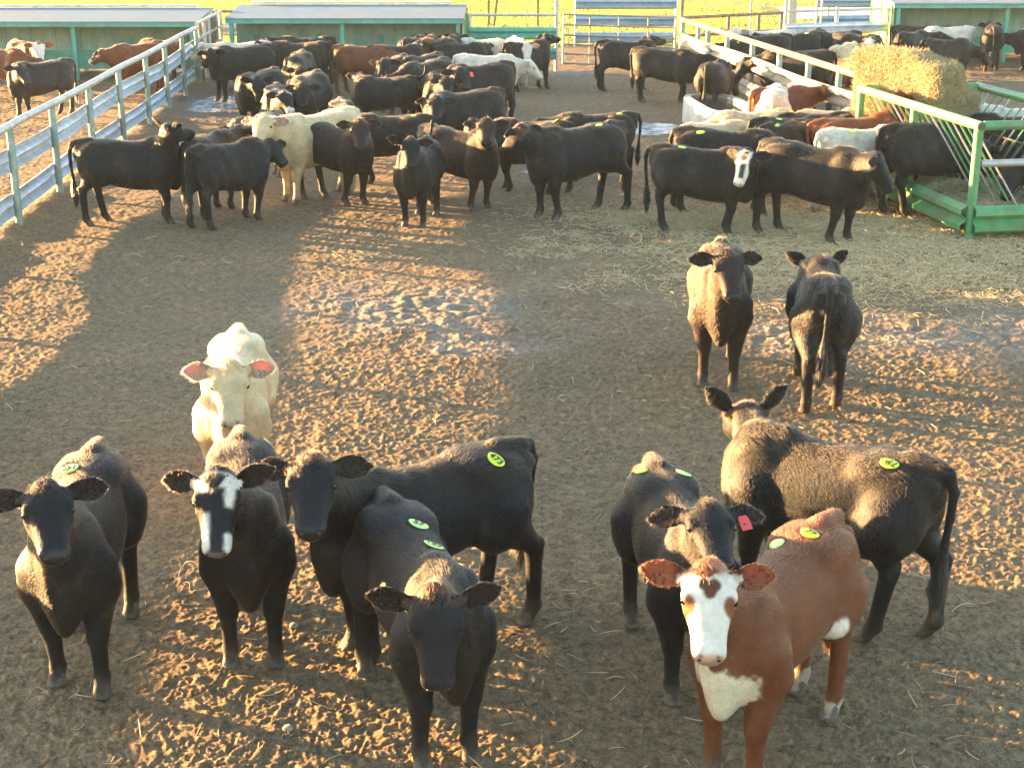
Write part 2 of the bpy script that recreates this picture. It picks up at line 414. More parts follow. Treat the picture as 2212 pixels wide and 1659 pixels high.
def make_cow(c, vox):
    """c: pose and coat. Returns verts, faces, colours, part ids and frames in the calf's own coordinates (metres, unscaled)."""
    hy_, hp_ = c['hyaw'], c['hpitch']; nyaw, npit = c['nyaw'], c['npitch']
    nb = np.array([.46, 0, .96]); Ln = c.get('neck', .50)
    nd_ = np.array([math.cos(nyaw)*math.cos(npit), math.sin(nyaw)*math.cos(npit), math.sin(npit)])
    poll = nb+nd_*Ln
    Rm = rotm(hy_, hp_)
    muz = poll+Rm[:, 0]*.44
    lat = np.array([-math.sin(nyaw), math.cos(nyaw), 0])
    pts = [np.array(p) for p in ((-.78, -.36, -.02), (.72, .36, 1.22))]+[poll, muz]+[poll+Rm@np.array([-.05, q, 0]) for q in (.2, -.2)]
    if c.get('tailflick'): pts.append(np.array([-.86, .2*c['tailflick'], 1.3]))
    if c.get('tail'): pts.append(np.array([-.75, .36*c['tail'], .3]))
    lo = np.min(pts, 0)-.19; hi = np.max(pts, 0)+.19; lo[2] = max(lo[2], -.04) if muz[2] > .2 else lo[2]
    f = Field(lo, hi, vox)
    xs, (tt, tb, tw) = TORSO
    def torso(P):
        x = P[..., 0]; t = np.interp(x, xs, tt); b = np.interp(x, xs, tb)+c.get('belly', 0.)*np.clip((.62-np.abs(x))/.2, 0, 1); w = np.interp(x, xs, tw)*c.get('fat', 1.)
        hh = (t-b)/2; zc = (t+b)/2; zn = (P[..., 2]-zc)/hh
        zc_ = np.clip(zn, -1.3, 1.3); wz = np.maximum(w*(1-.16*zc_-.05*zc_*zc_), .02)
        d = ((np.abs(P[..., 1])/wz)**2.25+np.abs(zn)**2.25)**(1/2.25)
        d = (d-1)*np.minimum(wz, hh)*.9
        return np.maximum(d, np.abs(x+.005)-.705)
    f.put(torso, [-.8, -.42, .36], [.8, .42, 1.25], .03, 0)
    sf = min(1., c.get('fat', 1.)+.04)
    for s in (1, -1):
        f.ell([-.33, s*.165*sf, 1.062], [.10, .06, .045], .10, 0)       # hook bones
        f.ell([-.655, s*.085, 1.03], [.05, .04, .05], .05, 0)       # pin bones
        f.ell([.44, s*.165*sf, .84], [.15, .062, .26], .07, 0)          # shoulder
        f.ell([-.47, s*.155*sf, .84], [.20, .098, .27], .06, 0)        # thigh
    f.cone([-.5, 0, 1.125], [-.68, 0, 1.115], .05, .038, .05, 0)      # tail head
    f.cone([.30, 0, 1.09], [.50, 0, 1.05], .05, .07, .08, 0)        # withers
    f.ell([.585, 0, .60], [.09, .06, .165], .08, 0)                  # brisket
    # neck
    up = np.cross(nd_, lat); up = up if up[2] > 0 else -up
    f.cone(nb+[-.05, 0, .0], poll-nd_*.02-up*.03, .125, .085, .08, 1, lat, .78)
    jaw = poll+Rm[:, 0]*.10-Rm[:, 2]*.10
    f.cone([.53, 0, .76], jaw-nd_*.03, .135, .075, .08, 1, lat, .76)
    f.cone((nb+[.53, 0, .76])/2, (poll+jaw)/2-nd_*.04, .142, .086, .07, 1, lat, .78)
    # head
    hx_, (ht, hb, hw) = HEADP
    def head(P):
        q = (P-poll)@Rm; x = q[..., 0]
        t = np.interp(x, hx_, ht); b = np.interp(x, hx_, hb); w = np.interp(x, hx_, hw)
        hh = (t-b)/2; zn = (q[..., 2]-(t+b)/2)/hh
        wz = w*(1+.12*np.clip(zn, -1, 1))
        d = ((np.abs(q[..., 1])/wz)**2.6+np.abs(zn)**2.4)**(1/2.5)
        return np.maximum((d-1)*np.minimum(wz, hh)*.9, np.abs(x-.194)-.244)
    pb = np.stack([poll, muz]); f.put(head, pb.min(0)-.2, pb.max(0)+.2, .035, 2)
    H = lambda x, y, z: poll+Rm@np.array([x, y, z])
    for s in (1, -1):
        f.ell(H(.126, s*.110, .020), [.042, .026, .024], .02, 2, Rm)    # brow
        f.ell(H(.178, s*.108, -.03), [.03, .018, .016], .015, 2, Rm)
        f.ell(H(.402, s*.048, -.040), [.03, .030, .032], .015, 2, Rm)   # nostril wing
        f.cone(H(.09, s*.07, -.11), H(.2, s*.055, -.11), .05, .035, .03, 2)
        f.cone(H(.03, s*.08, 0), H(.02, s*.13, -.01), .035, .024, .02, 2)
    f.ell(H(-.02, 0, .03), [.05, .06, .035], .04, 2, Rm)              # poll
    f.cone(H(.27, 0, -.115), H(.385, 0, -.115), .045, .036, .02, 2)       # chin
    feet = []
    legs = c['legs']        # four (dx, dy): front left, front right, hind left, hind right
    for i, (dx, dy) in enumerate(legs):
        s = 1 if i % 2 == 0 else -1; p = 3+i
        if i < 2:
            y = s*.135
            el = [.40, s*.16, .66]; kn = [.41+dx*.55+.015, y+dy*.4, .365]; fe = [.40+dx, y+dy*.8, .105]; ho = [.435+dx, y+dy, .035]
            f.cone([.42, s*.15, .78], el, .13, .12, .06, p); f.cone(el, kn, .112, .064, .045, p)
            f.ell(kn, [.058, .056, .068], .02, p)
            f.cone(kn, fe, .053, .043, .02, p); f.ell(fe, [.052, .050, .052], .015, p); f.cone(fe, ho, .045, .046, .015, p)
        else:
            y = s*.14
            st = [-.36+dx*.15, s*.165, .66]; hk = [-.60+dx*.75, y+dy*.5, .475]; fe = [-.575+dx, y+dy*.9, .115]; ho = [-.525+dx, y+dy, .035]
            f.cone([-.45, s*.15, .80], st, .16, .12, .06, p); f.cone([-.46, s*.15, .70], [hk[0]+.03, hk[1], hk[2]+.06], .14, .066, .05, p)
            f.cone([hk[0]-.03, hk[1], hk[2]+.045], [hk[0], hk[1], hk[2]-.02], .042, .054, .02, p)
            f.cone(hk, fe, .055, .044, .02, p); f.ell(fe, [.053, .050, .055], .015, p); f.cone(fe, ho, .046, .046, .015, p)
        feet.append(ho)
    # hooves: two claws each, flat on the ground
    for ho in feet:
        for s in (1, -1):
            a = np.array([ho[0]-.005, ho[1]+s*.018, .07]); b = np.array([ho[0]+.022, ho[1]+s*.026, .012])
            f.cone(a, b, .026, .034, .006, 9)
            f.cone(b-[.0, 0, -.0], b+[.028, -s*.006, .0], .032, .022, .008, 9)
        f.ell([ho[0]-.065, ho[1], .095], [.02, .03, .02], .012, 9)
    # tail
    sw = c.get('tail', 0.); up_ = c.get('tailup', 0.)
    tp = [np.array(p) for p in ((-.66, 0, 1.115), (-.725, sw*.02, 1.10+up_*.05), (-.765, sw*.05, 1.0+up_*.12), (-.76-up_*.1, sw*.12, .85+up_*.1), (-.745-up_*.12, sw*.2, .68), (-.735-up_*.1, sw*.28, .52), (-.73, sw*.33, .40), (-.73, sw*.36, .28))]
    tr = [.042, .037, .029, .025, .023, .036, .044, .014]
    if c.get('tailflick'):
        q = c['tailflick']
        tp = [tp[0], np.array([-.74, 0, 1.13]), np.array([-.80, q*.03, 1.16]), np.array([-.84, q*.08, 1.22]), np.array([-.86, q*.14, 1.30]), np.array([-.85, q*.2, 1.37])]
        tr = [.042, .036, .028, .024, .03, .012]
    mn = vox*1.15
    for i in range(len(tp)-1): f.cone(tp[i], tp[i+1], max(tr[i], mn), max(tr[i+1], mn), .02, 8)
    # ears: bent leaves
    dr = c.get('droop', .22); eardirs = []
    th = vox*.82
    for kk, s in enumerate((1, -1)):
        de = c.get('ears', (0, 0))[kk]; fw = c.get('earfw', (0, 0))[kk]
        d = Rm@np.array([-.22+fw, s*1., -dr+de]); d /= np.linalg.norm(d)
        nr = Rm@np.array([.50, s*.15, .85]); nr -= d*(nr@d); nr /= np.linalg.norm(nr)
        sd = np.cross(nr, d); b = H(.022, s*.098, -.002); L = .245
        def ear(P, d=d, nr=nr, sd=sd, b=b):
            q = P-b; u = (q@d)/L; x = q@sd; z = q@nr
            uc = np.clip(u, 0, 1)
            w = .070*np.interp(uc, [0, .12, .3, .48, .64, .78, .9, 1], [.45, .60, .88, 1., .93, .72, .42, .12])
            xc = np.clip(x, -.075, .075)
            zz = z-(.55*xc*xc/np.maximum(w, .03)*(1-.5*uc)-.012*np.sin(uc*3.1))
            dd = np.maximum(np.abs(zz)-th*(1-.25*uc), np.abs(x)-w)
            return np.maximum(dd, np.maximum((u-1)*L, (-u-.1)*L))
        c0 = b+d*L*.5
        f.put(ear, c0-.19, c0+.19, .012, 7); eardirs.append((d, nr))
    zz = f.ax[2][None, None, :]
    f.D = np.maximum(f.D, -(zz-.004))
    V, F = surface_nets(f.D, f.org, vox)
    # light smoothing
    for _ in range(2):
        A = np.zeros_like(V); N = np.zeros(len(V))
        for a, b in ((0,1),(1,2),(2,3),(3,0)):
            np.add.at(A, F[:, a], V[F[:, b]]); np.add.at(A, F[:, b], V[F[:, a]])
            np.add.at(N, F[:, a], 1); np.add.at(N, F[:, b], 1)
        V = V*.5+.5*A/N[:, None]
    gi = np.clip(np.round((V-f.org)/vox).astype(int), 0, np.array(f.P.shape)-1)
    part = f.P[gi[:,0], gi[:,1], gi[:,2]].astype(int)
    faces = [tuple(q) for q in F.tolist()]; fmat = (part[F[:, 0]] == 7).astype(int).tolist()
    hp = (V-poll)@Rm
    col = coat_colour(c, V, part, hp)
    ear = part == 7
    if c['coat'] in ('black', 'blackbrown', 'grey'): col[ear] = col[ear]*1.1
    _, _, VN0 = tri_normals(V, faces)
    for k, (d_, nr_) in enumerate(eardirs):
        m = ear & ((hp[:, 1] > 0) == (k == 0)); inn = sst(.15, .5, VN0@nr_)*m*sst(.14, .19, np.abs(hp[:, 1]))
        ic = np.array((.56, .42, .30)) if c['coat'] in ('cream', 'white') else np.array((.36, .11, .05)) if c['coat'] in ('red', 'darkred', 'brown') else np.array((.030, .018, .014))
        col[:] = col*(1-inn[:, None])+ic*inn[:, None]
    gloss = (part == 2)*sst(.37, .40, hp[:, 0])*sst(-.1, -.07, hp[:, 2])
    hoof = part == 9
    col[hoof] = np.array((.095, .08, .062))*(.6+.7*vnoise(V[hoof], 20, 4))[:, None]
    return V, faces, fmat, col, part, dict(gloss=gloss, poll=poll, R=Rm, H=H, ears=eardirs, lat=lat, nd=nd_)
def tri_normals(V, faces):
    tris = []
    for q in faces:
        for k in range(1, len(q)-1): tris.append((q[0], q[k], q[k+1]))
    T = np.array(tris); N = np.cross(V[T[:,1]]-V[T[:,0]], V[T[:,2]]-V[T[:,0]]); A = np.linalg.norm(N, axis=1)
    VN = np.zeros_like(V)
    for k in range(3): np.add.at(VN, T[:, k], N)
    VN /= np.linalg.norm(VN, axis=1)[:, None]+1e-12
    return T, A/2, VN
def make_fur(V, faces, col, part, fr, n, scale, Ls, avoid, rng):
    T, A, VN = tri_normals(V, faces)
    pt = part[T[:, 0]]
    wgt = A*np.where((pt == 9), 0, np.where(pt == 7, 3., np.where(pt == 8, .8, 1.)))
    ti = rng.choice(len(T), n, p=wgt/wgt.sum())
    u = rng.random((n, 2)); sw = u.sum(1) > 1; u[sw] = 1-u[sw]
    b = np.stack([1-u.sum(1), u[:, 0], u[:, 1]], 1)
    tv = T[ti]
    root = (V[tv]*b[:, :, None]).sum(1); nr = (VN[tv]*b[:, :, None]).sum(1); nr /= np.linalg.norm(nr, axis=1)[:, None]+1e-9
    cl = (col[tv]*b[:, :, None]).sum(1); pp = part[tv[:, 0]]
    hp = (root-fr['poll'])@fr['R']
    flow = np.tile(np.array([-.8, 0, -.5]), (n, 1))
    flow[pp == 1] = (-.35, 0, -.85)
    flow[pp == 2] = fr['R'][:, 0]
    flow[(pp >= 3) & (pp <= 6)] = (-.1, 0, -1)
    flow[pp == 8] = (-.15, 0, -1)
    e = pp == 7
    for k, (d, nn_) in enumerate(fr['ears']):
        m = e & ((hp[:, 1] > 0) == (k == 0)); flow[m] = d*.6+np.array([0, 0, -.5])
    cn = np.stack([vnoise(root, 9, 21), vnoise(root, 9, 22), vnoise(root, 9, 23)], 1)-.5
    flow = flow+cn*1.1+rng.normal(0, .22, (n, 3))
    flow -= nr*(flow*nr).sum(1)[:, None]; flow /= np.linalg.norm(flow, axis=1)[:, None]+1e-9
    L = np.full(n, .026)*Ls*(1. if n > 40000 else 1.25)
    topl = sst(.98, 1.1, root[:, 2]); L *= (1+.35*topl*(pp <= 1))
    L[pp == 1] *= 1.25
    L[pp == 2] = .014*Ls+.030*Ls*sst(.07, .0, hp[pp == 2][:, 0])
    L[pp == 2] *= (1-.85*sst(.36, .42, hp[pp == 2][:, 0]))
    L[(pp >= 3) & (pp <= 6)] *= .35+.6*sst(.35, .7, root[(pp >= 3) & (pp <= 6)][:, 2])
    L[e] = .013*Ls+.02*Ls*rng.random(int(e.sum()))**3; L[pp == 8] = .07*sst(.75, .5, root[pp == 8][:, 2])+.012
    L *= rng.uniform(.6, 1.25, n)
    keep = L > .004
    if len(avoid):
        for a in avoid: keep &= np.linalg.norm(root-a, axis=1) > .062
    root, nr, flow, L, cl, topl, pp = root[keep], nr[keep], flow[keep], L[keep], cl[keep], topl[keep], pp[keep]; n = len(root)
    ts = np.array([0, .35, .7, 1.])
    lift = (.28+.24*topl*(pp <= 1))*(1+.5*rng.normal(0, .5, n))
    pts = root[:, None, :]+(L[:, None]*ts[None])[:, :, None]*(nr[:, None, :]*(lift[:, None]*(1.25-.7*ts)[None])[:, :, None]+flow[:, None, :]*(.45+.5*ts)[None, :, None]) - nr[:, None, :]*.002
    pts = (pts*scale).astype(np.float32)
    rad = np.tile(np.array([1., .85, .55, .12], np.float32), n)*.00075*scale*(1. if n > 40000 else 1.7)
    cl = cl*rng.uniform(.8, 1.2, n)[:, None]
    return pts, rad, cl
def fur_object(name, pts, rad, cl, mat, parent=None):
    hc = bpy.data.hair_curves.new(name); n, k = pts.shape[:2]
    hc.add_curves([k]*n)
    hc.attributes['position'].data.foreach_set('vector', pts.reshape(-1))
    (hc.attributes.get('radius') or hc.attributes.new('radius', 'FLOAT', 'POINT')).data.foreach_set('value', np.ascontiguousarray(rad, dtype=np.float32).reshape(-1))
    ca = hc.attributes.new('col', 'FLOAT_COLOR', 'CURVE')
    ca.data.foreach_set('color', np.concatenate([cl, np.ones((n, 1))], 1).astype(np.float32).reshape(-1))
    hc.materials.append(mat)
    o = bpy.data.objects.new(name, hc); COL.objects.link(o)
    if parent: o.parent = parent
    return o
STICK = {}
def disc_sticker(V, VN, kd, cpos, along, a, b, lift):
    """oval sticker laid on the skin round cpos; returns verts in calf coordinates and its frame"""
    co, i, _ = kd.find(cpos); n = VN[i]; p = np.array(V[i])
    t = along-n*(along@n); t /= np.linalg.norm(t); w = np.cross(n, t)
    return p, n, t, w
def build_cow(c, scale, loc, rz, lod, idx):
    vox = {0: .0135, 1: .0175, 2: .023}[lod]
    V, faces, fmat, col, part, fr = make_cow(c, vox)
    me = bpy.data.meshes.new('calf'); me.from_pydata((V*scale).tolist(), [], faces); me.update()
    me.polygons.foreach_set('use_smooth', [True]*len(faces)); me.polygons.foreach_set('material_index', fmat)
    ca = me.color_attributes.new('col', 'FLOAT_COLOR', 'POINT')
    ca.data.foreach_set('color', np.concatenate([col, fr['gloss'][:, None]], 1).astype(np.float32).reshape(-1))
    me.materials.append(M['coat']); me.materials.append(M['ear'])
    o = bpy.data.objects.new('calf', me); COL.objects.link(o); o.location = loc; o.rotation_euler = (0, 0, rz)
    rng = np.random.default_rng(100+idx)
    # eyes
    if lod < 2 and not c.get('noeyes'):
        for s in (1, -1):
            e = MB(); cc = fr['H'](.150, s*.116, .004)
            vs = []; fs = []
            for i in range(7):
                th = math.pi*i/6
                for k in range(10):
                    ph = 2*math.pi*k/10; vs.append((cc+np.array([math.sin(th)*math.cos(ph), math.sin(th)*math.sin(ph), math.cos(th)])*.0205)*scale)
            for i in range(6):
                for k in range(10): fs.append((i*10+k, (i+1)*10+k, (i+1)*10+(k+1) % 10, i*10+(k+1) % 10))
            e.add(vs, fs); e.build('eye', M['eye'], o, True)
    if lod == 0 and c['key'] not in ('F7', 'M10'):
        for s in (1, -1):
            e = MB(); cc = fr['H'](.430, s*.045, -.034); vs = []; fs = []
            for i in range(7):
                th = math.pi*i/6
                for k in range(10):
                    ph = 2*math.pi*k/10; vs.append((cc+fr['R']@np.array([.007*math.sin(th)*math.cos(ph), .012*math.sin(th)*math.sin(ph), .012*math.cos(th)]))*scale)
            for i in range(6):
                for k in range(10): fs.append((i*10+k, (i+1)*10+k, (i+1)*10+(k+1) % 10, i*10+(k+1) % 10))
            e.add(vs, fs); e.build('nostril', M['nostril'], o, True)
    _, _, VN = tri_normals(V, faces)
    avoid = []
    if c.get('tags'):
        kd = KDTree(len(V))
        for i, p in enumerate(V): kd.insert(p, i)
        kd.balance()
        for (tx, ty, txt, mt, ang) in c['tags']:
            xs, (tt, tb, tw) = TORSO
            t_, b_, w_ = np.interp(tx, xs, tt), np.interp(tx, xs, tb), np.interp(tx, xs, tw)
            zt = t_-(t_-b_)/2*(1-max(0., 1-(abs(ty)/w_)**2.25)**(1/2.25))
            _, i, _ = kd.find((tx, ty, zt)); p = V[i]; n = VN[i]
            al = np.array([math.cos(ang), math.sin(ang), 0]); t = al-n*(al@n); t /= np.linalg.norm(t); w = np.cross(n, t)
            avoid.append(p)
            mb = MB(); vs = []; fs = []; nn = 22
            lift = .010 if lod == 0 else .007
            for r in (0, .5, 1.):
                for k in range(nn):
                    a = 2*math.pi*k/nn; q = p+t*(.058*r*math.cos(a))+w*(.043*r*math.sin(a)); 
                    q = q-n*(.30*((q-p)@w)**2/.1*.6)+n*lift
                    vs.append(q)
            for j in (0, 1):
                for k in range(nn): fs.append((j*nn+k, (j+1)*nn+k, (j+1)*nn+(k+1) % nn, j*nn+(k+1) % nn))
            m2 = len(vs); vs += [q-n*.0012 for q in vs[:]]; fs += [tuple(i_+m2 for i_ in reversed(q)) for q in fs]
            for k in range(nn): fs.append((2*nn+k, 2*nn+m2+k, 2*nn+m2+(k+1) % nn, 2*nn+(k+1) % nn))
            mb.add([q*scale for q in vs], fs)
            st = mb.build('back_sticker', M[mt], o, True)
            if txt and lod == 0:
                cu = bpy.data.curves.new('number', 'FONT'); cu.body = txt; cu.size = .062*scale; cu.align_x = 'CENTER'; cu.align_y = 'CENTER'; cu.extrude = .0008; cu.offset = .0012
                cu.materials.append(M['ink'])
                tmp = bpy.data.objects.new('number', cu); COL.objects.link(tmp)
                tme = bpy.data.meshes.new_from_object(tmp.evaluated_get(bpy.context.evaluated_depsgraph_get())); bpy.data.objects.remove(tmp)
                to = bpy.data.objects.new('number', tme); COL.objects.link(to); to.parent = st
                mm = Matrix.Identity(4)
                for r_ in range(3): mm[r_][0] = t[r_]; mm[r_][1] = w[r_]; mm[r_][2] = n[r_]; mm[r_][3] = ((p+n*(lift+.0035))*scale)[r_]
                to.matrix_local = mm
    if c.get('eartag'):
        k, mt, txt = c['eartag']; d, nr = fr['ears'][k]; H = fr['H']; s = 1 if k == 0 else -1
        b = H(.03, s*.095, -.005)+d*.095+nr*.014; dn = np.array([0, 0, -1.]); dn = dn-nr*(dn@nr); dn /= np.linalg.norm(dn); sd = np.cross(nr, dn)
        mb = MB(); ou = [(-.022, 0), (-.029, .008), (-.034, .03), (-.034, .085), (.034, .085), (.034, .03), (.029, .008), (.022, 0)]
        vs = [(b+sd*x+dn*y)*scale for x, y in ou]+[(b+sd*x+dn*y+nr*.003)*scale for x, y in ou]
        fs = [tuple(range(7, -1, -1)), tuple(range(8, 16))]+[(k_, (k_+1) % 8, 8+(k_+1) % 8, 8+k_) for k_ in range(8)]
        mb.add(vs, fs); mb.build('ear_tag', M[mt], o)
    nf = {0: c.get('fur', 80000), 1: c.get('fur', 13000 if c['key'][0] in 'BPL' else 24000), 2: 0}[lod]
    if nf:
        pts, rad, cl = make_fur(V, faces, col, part, fr, nf, scale, c.get('furlen', 1.), avoid, rng)
        fur_object('fur', pts, rad, cl, M['fur'], o)
    return o
# ------------------------------------------------------------------ ground
PUD = [(-6.45, 32.8, .85, 1.5, 0.), (2.75, 29.0, .62, .75, .0), (.56, 24.2, .35, .30, 0)]
SHEEN_PATCH = [(-.9, 15.5, 1.5, 1.1), (5.3, 14.6, 1.9, 1.0), (2.9, 14.4, .7, .5), (-.4, 14.2, .9, .5)]  # pale patches: wet sheen painted into the ground colour
def grid_mesh(name, X, Yv, Z):
    nr, nc = X.shape
    me = bpy.data.meshes.new(name)
    me.vertices.add(nr*nc); me.vertices.foreach_set('co', np.stack([X, Yv, Z], -1).astype(np.float32).reshape(-1))
    i = (np.arange(nr-1)[:, None]*nc+np.arange(nc-1)[None]).reshape(-1)
    q = np.stack([i, i+1, i+nc+1, i+nc], 1).astype(np.int32)
    me.loops.add(q.size); me.loops.foreach_set('vertex_index', q.reshape(-1))
    me.polygons.add(len(q)); me.polygons.foreach_set('loop_start', np.arange(0, q.size, 4, dtype=np.int32))
    me.polygons.foreach_set('use_smooth', np.ones(len(q), bool))
    me.update(calc_edges=True)
    return me
def n2(x, y, f, seed):
    sh = x.shape
    return vnoise(np.stack([x.reshape(-1), y.reshape(-1), np.zeros(x.size)], 1), f, seed).reshape(sh)
def bil(x, y, f, seed): return np.abs(2*n2(x, y, f, seed)-1)
def ground_height(x, y):
    wx = x+.10*(n2(x, y, 4, 51)-.5)+.04*(n2(x, y, 11, 53)-.5); wy = y+.10*(n2(x, y, 4, 52)-.5)+.04*(n2(x, y, 11, 54)-.5)
    z = .05*(n2(x, y, .45, 1)-.5)+.025*(n2(x, y, 1.6, 2)-.5)
    lump = n2(x, y, .45, 8)
    amp = .55+.8*lump
    cr = lambda f, sd, lo, hi: sst(lo, hi, n2(wx, wy, f, sd))
    z = z+amp*(.012*(n2(wx, wy, 4.5, 3)-.5)+.008*(n2(wx, wy, 10, 4)-.5)+.008*(bil(wx, wy, 17, 5)-.4)+.007*cr(24, 16, .55, .78)+.0065*cr(40, 17, .50, .74)+.005*cr(66, 18, .48, .70)+.0035*(n2(wx, wy, 95, 10)-.5))
    fx = -6.59-(y-19.5)*.05                      # trampled berm under the left fence
    z = z+(.10*np.exp(-((x-fx+.12)/.30)**2))*(.6+.8*n2(x, y, 2.5, 9))
    for px, py, rx, ry, _ in PUD:
        d = np.hypot((x-px)/rx, (y-py)/ry)+.5*(n2(x, y, 1.8, 12)-.5)
        z = z-.045*np.clip(1.3-d, 0, 1)
    for px, py, rx, ry in SHEEN_PATCH:
        d = np.hypot((x-px)/rx, (y-py)/ry)
        z = z+np.clip(1.2-d, 0, 1)*(.05*(bil(wx, wy, 6, 14)-.35))
    back = np.exp(-((y-38.6)/1.0)**2)
    return z+back*.05*(n2(x, y, 2.2, 15))
def ground_mat():
    m, nt, b = mat_new('trampled_earth')
    a = nd(nt, 'ShaderNodeAttribute', attribute_name='mask'); sp = nd(nt, 'ShaderNodeSeparateColor'); nt.links.new(a.outputs['Color'], sp.inputs[0])
    base = ramp(nt, noise(nt, 7, 8, .72), [(.25, (.118, .072, .036)), (.5, (.20, .128, .064)), (.75, (.275, .185, .096))])
    c = mix(nt, ramp(nt, noise(nt, .6, 4, .6), [(.35, (0, 0, 0)), (.7, (1, 1, 1))]), base, (.15, .107, .058))
    fine = ramp(nt, noise(nt, 60, 6, .75), [(.30, (.45, .43, .41)), (.5, (1., 1., 1.)), (.72, (1.45, 1.42, 1.36))])
    c = mix(nt, 1., c, fine, 'MULTIPLY')
    mid = ramp(nt, noise(nt, 15, 7, .78, None, .8), [(.36, (.42, .40, .38)), (.5, (.95, .95, .95)), (.66, (1.5, 1.46, 1.38))])
    c = mix(nt, 1., c, mid, 'MULTIPLY')
    # chaff flecks
    ch = ramp(nt, noise(nt, 95, 2, .5), [(.66, (0, 0, 0)), (.70, (1, 1, 1))])
    c = mix(nt, ch, c, (.36, .29, .18))
    c = mix(nt, sp.outputs[1], c, mix(nt, ramp(nt, noise(nt, 14, 5, .7), [(.4, (0, 0, 0)), (.6, (1, 1, 1))]), (.17, .145, .11), (.38, .36, .36)))   # wet sky sheen put into the colour as pale patches
    c = mix(nt, sp.outputs[2], c, mix(nt, .55, c, (.26, .195, .11)))                                                                         # hay litter soaked in
    c = mix(nt, sp.outputs[0], c, (.055, .045, .036))                                                                       # wet mud
    nt.links.new(c, b.inputs['Base Color'])
    r = nd(nt, 'ShaderNodeMapRange'); nt.links.new(sp.outputs[0], r.inputs[0]); r.inputs[3].default_value = .92; r.inputs[4].default_value = .35
    nt.links.new(r.outputs[0], b.inputs['Roughness']); b.inputs['Specular IOR Level'].default_value = .3
    bump(nt, b, noise(nt, 70, 7, .75), .012, .6)
    return m
def build_ground():
    rows = 4.3*np.exp(np.arange(0, 1560)*.00172)
    inner = np.arange(-.40, .4001, .00112); outer = np.geomspace(.41, 1.3, 26)
    u = np.concatenate([-outer[::-1], inner, outer])
    Yg = np.repeat(rows[:, None], len(u), 1); X = Yg*u[None]
    Z = ground_height(X, Yg)
    me = grid_mesh('pen_ground', X, Yg, Z)
    wet = np.zeros(X.shape); fr = np.zeros(X.shape); hay = np.zeros(X.shape)
    nz = n2(X, Yg, 2.2, 31)-.5
    for px, py, rx, ry, _ in PUD: wet = np.maximum(wet, np.clip(1.7-np.hypot((X-px)/rx, (Yg-py)/ry)-nz*.8, 0, 1))
    wet = np.maximum(wet, .75*np.clip((Yg-37.3)/.8, 0, 1)*np.clip((39.4-Yg)/.5, 0, 1)*(n2(X, Yg, 1.2, 32) > .42))
    for px, py, rx, ry in SHEEN_PATCH: fr = np.maximum(fr, np.clip(1.35-np.hypot((X-px)/rx, (Yg-py)/ry)-nz*1.3, 0, 1))
    hay = np.clip(1.4-np.hypot((X-4.2)/3.4, (Yg-19.3)/3.6)-nz, 0, 1)*.75
    at_ = me.color_attributes.new('mask', 'FLOAT_COLOR', 'POINT')
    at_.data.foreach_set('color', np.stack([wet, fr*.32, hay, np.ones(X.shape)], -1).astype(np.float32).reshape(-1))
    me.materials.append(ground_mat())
    o = bpy.data.objects.new('ground', me); COL.objects.link(o); tag(o, kind='structure')
    # everything round the detailed sheet, a little lower
    m, nt, b = mat_new('far_earth'); nt.links.new(ramp(nt, noise(nt, .5, 6), [(.3, (.10, .075, .05)), (.7, (.19, .145, .10))]), b.inputs['Base Color']); b.inputs['Roughness'].default_value = .95
    mb = MB(); mb.add([(-300, -120, -.16), (300, -120, -.16), (300, 500, -.16), (-300, 500, -.16)], [(0, 1, 2, 3)])
    tag(mb.build('terrain', m), kind='structure')
    for (px, py, rx, ry, zz) in PUD:
        mb = MB(); n = 40; vs = []
        for k in range(n):
            t = 2*math.pi*k/n; r = 1.15+.18*math.sin(3*t+px)+.12*math.sin(5*t+py); vs.append((px+rx*r*math.cos(t), py+ry*r*math.sin(t), -.010))
        mb.add(vs, [tuple(range(n))]); tag(mb.build('puddle_water', M['puddle_pale']), kind='structure')
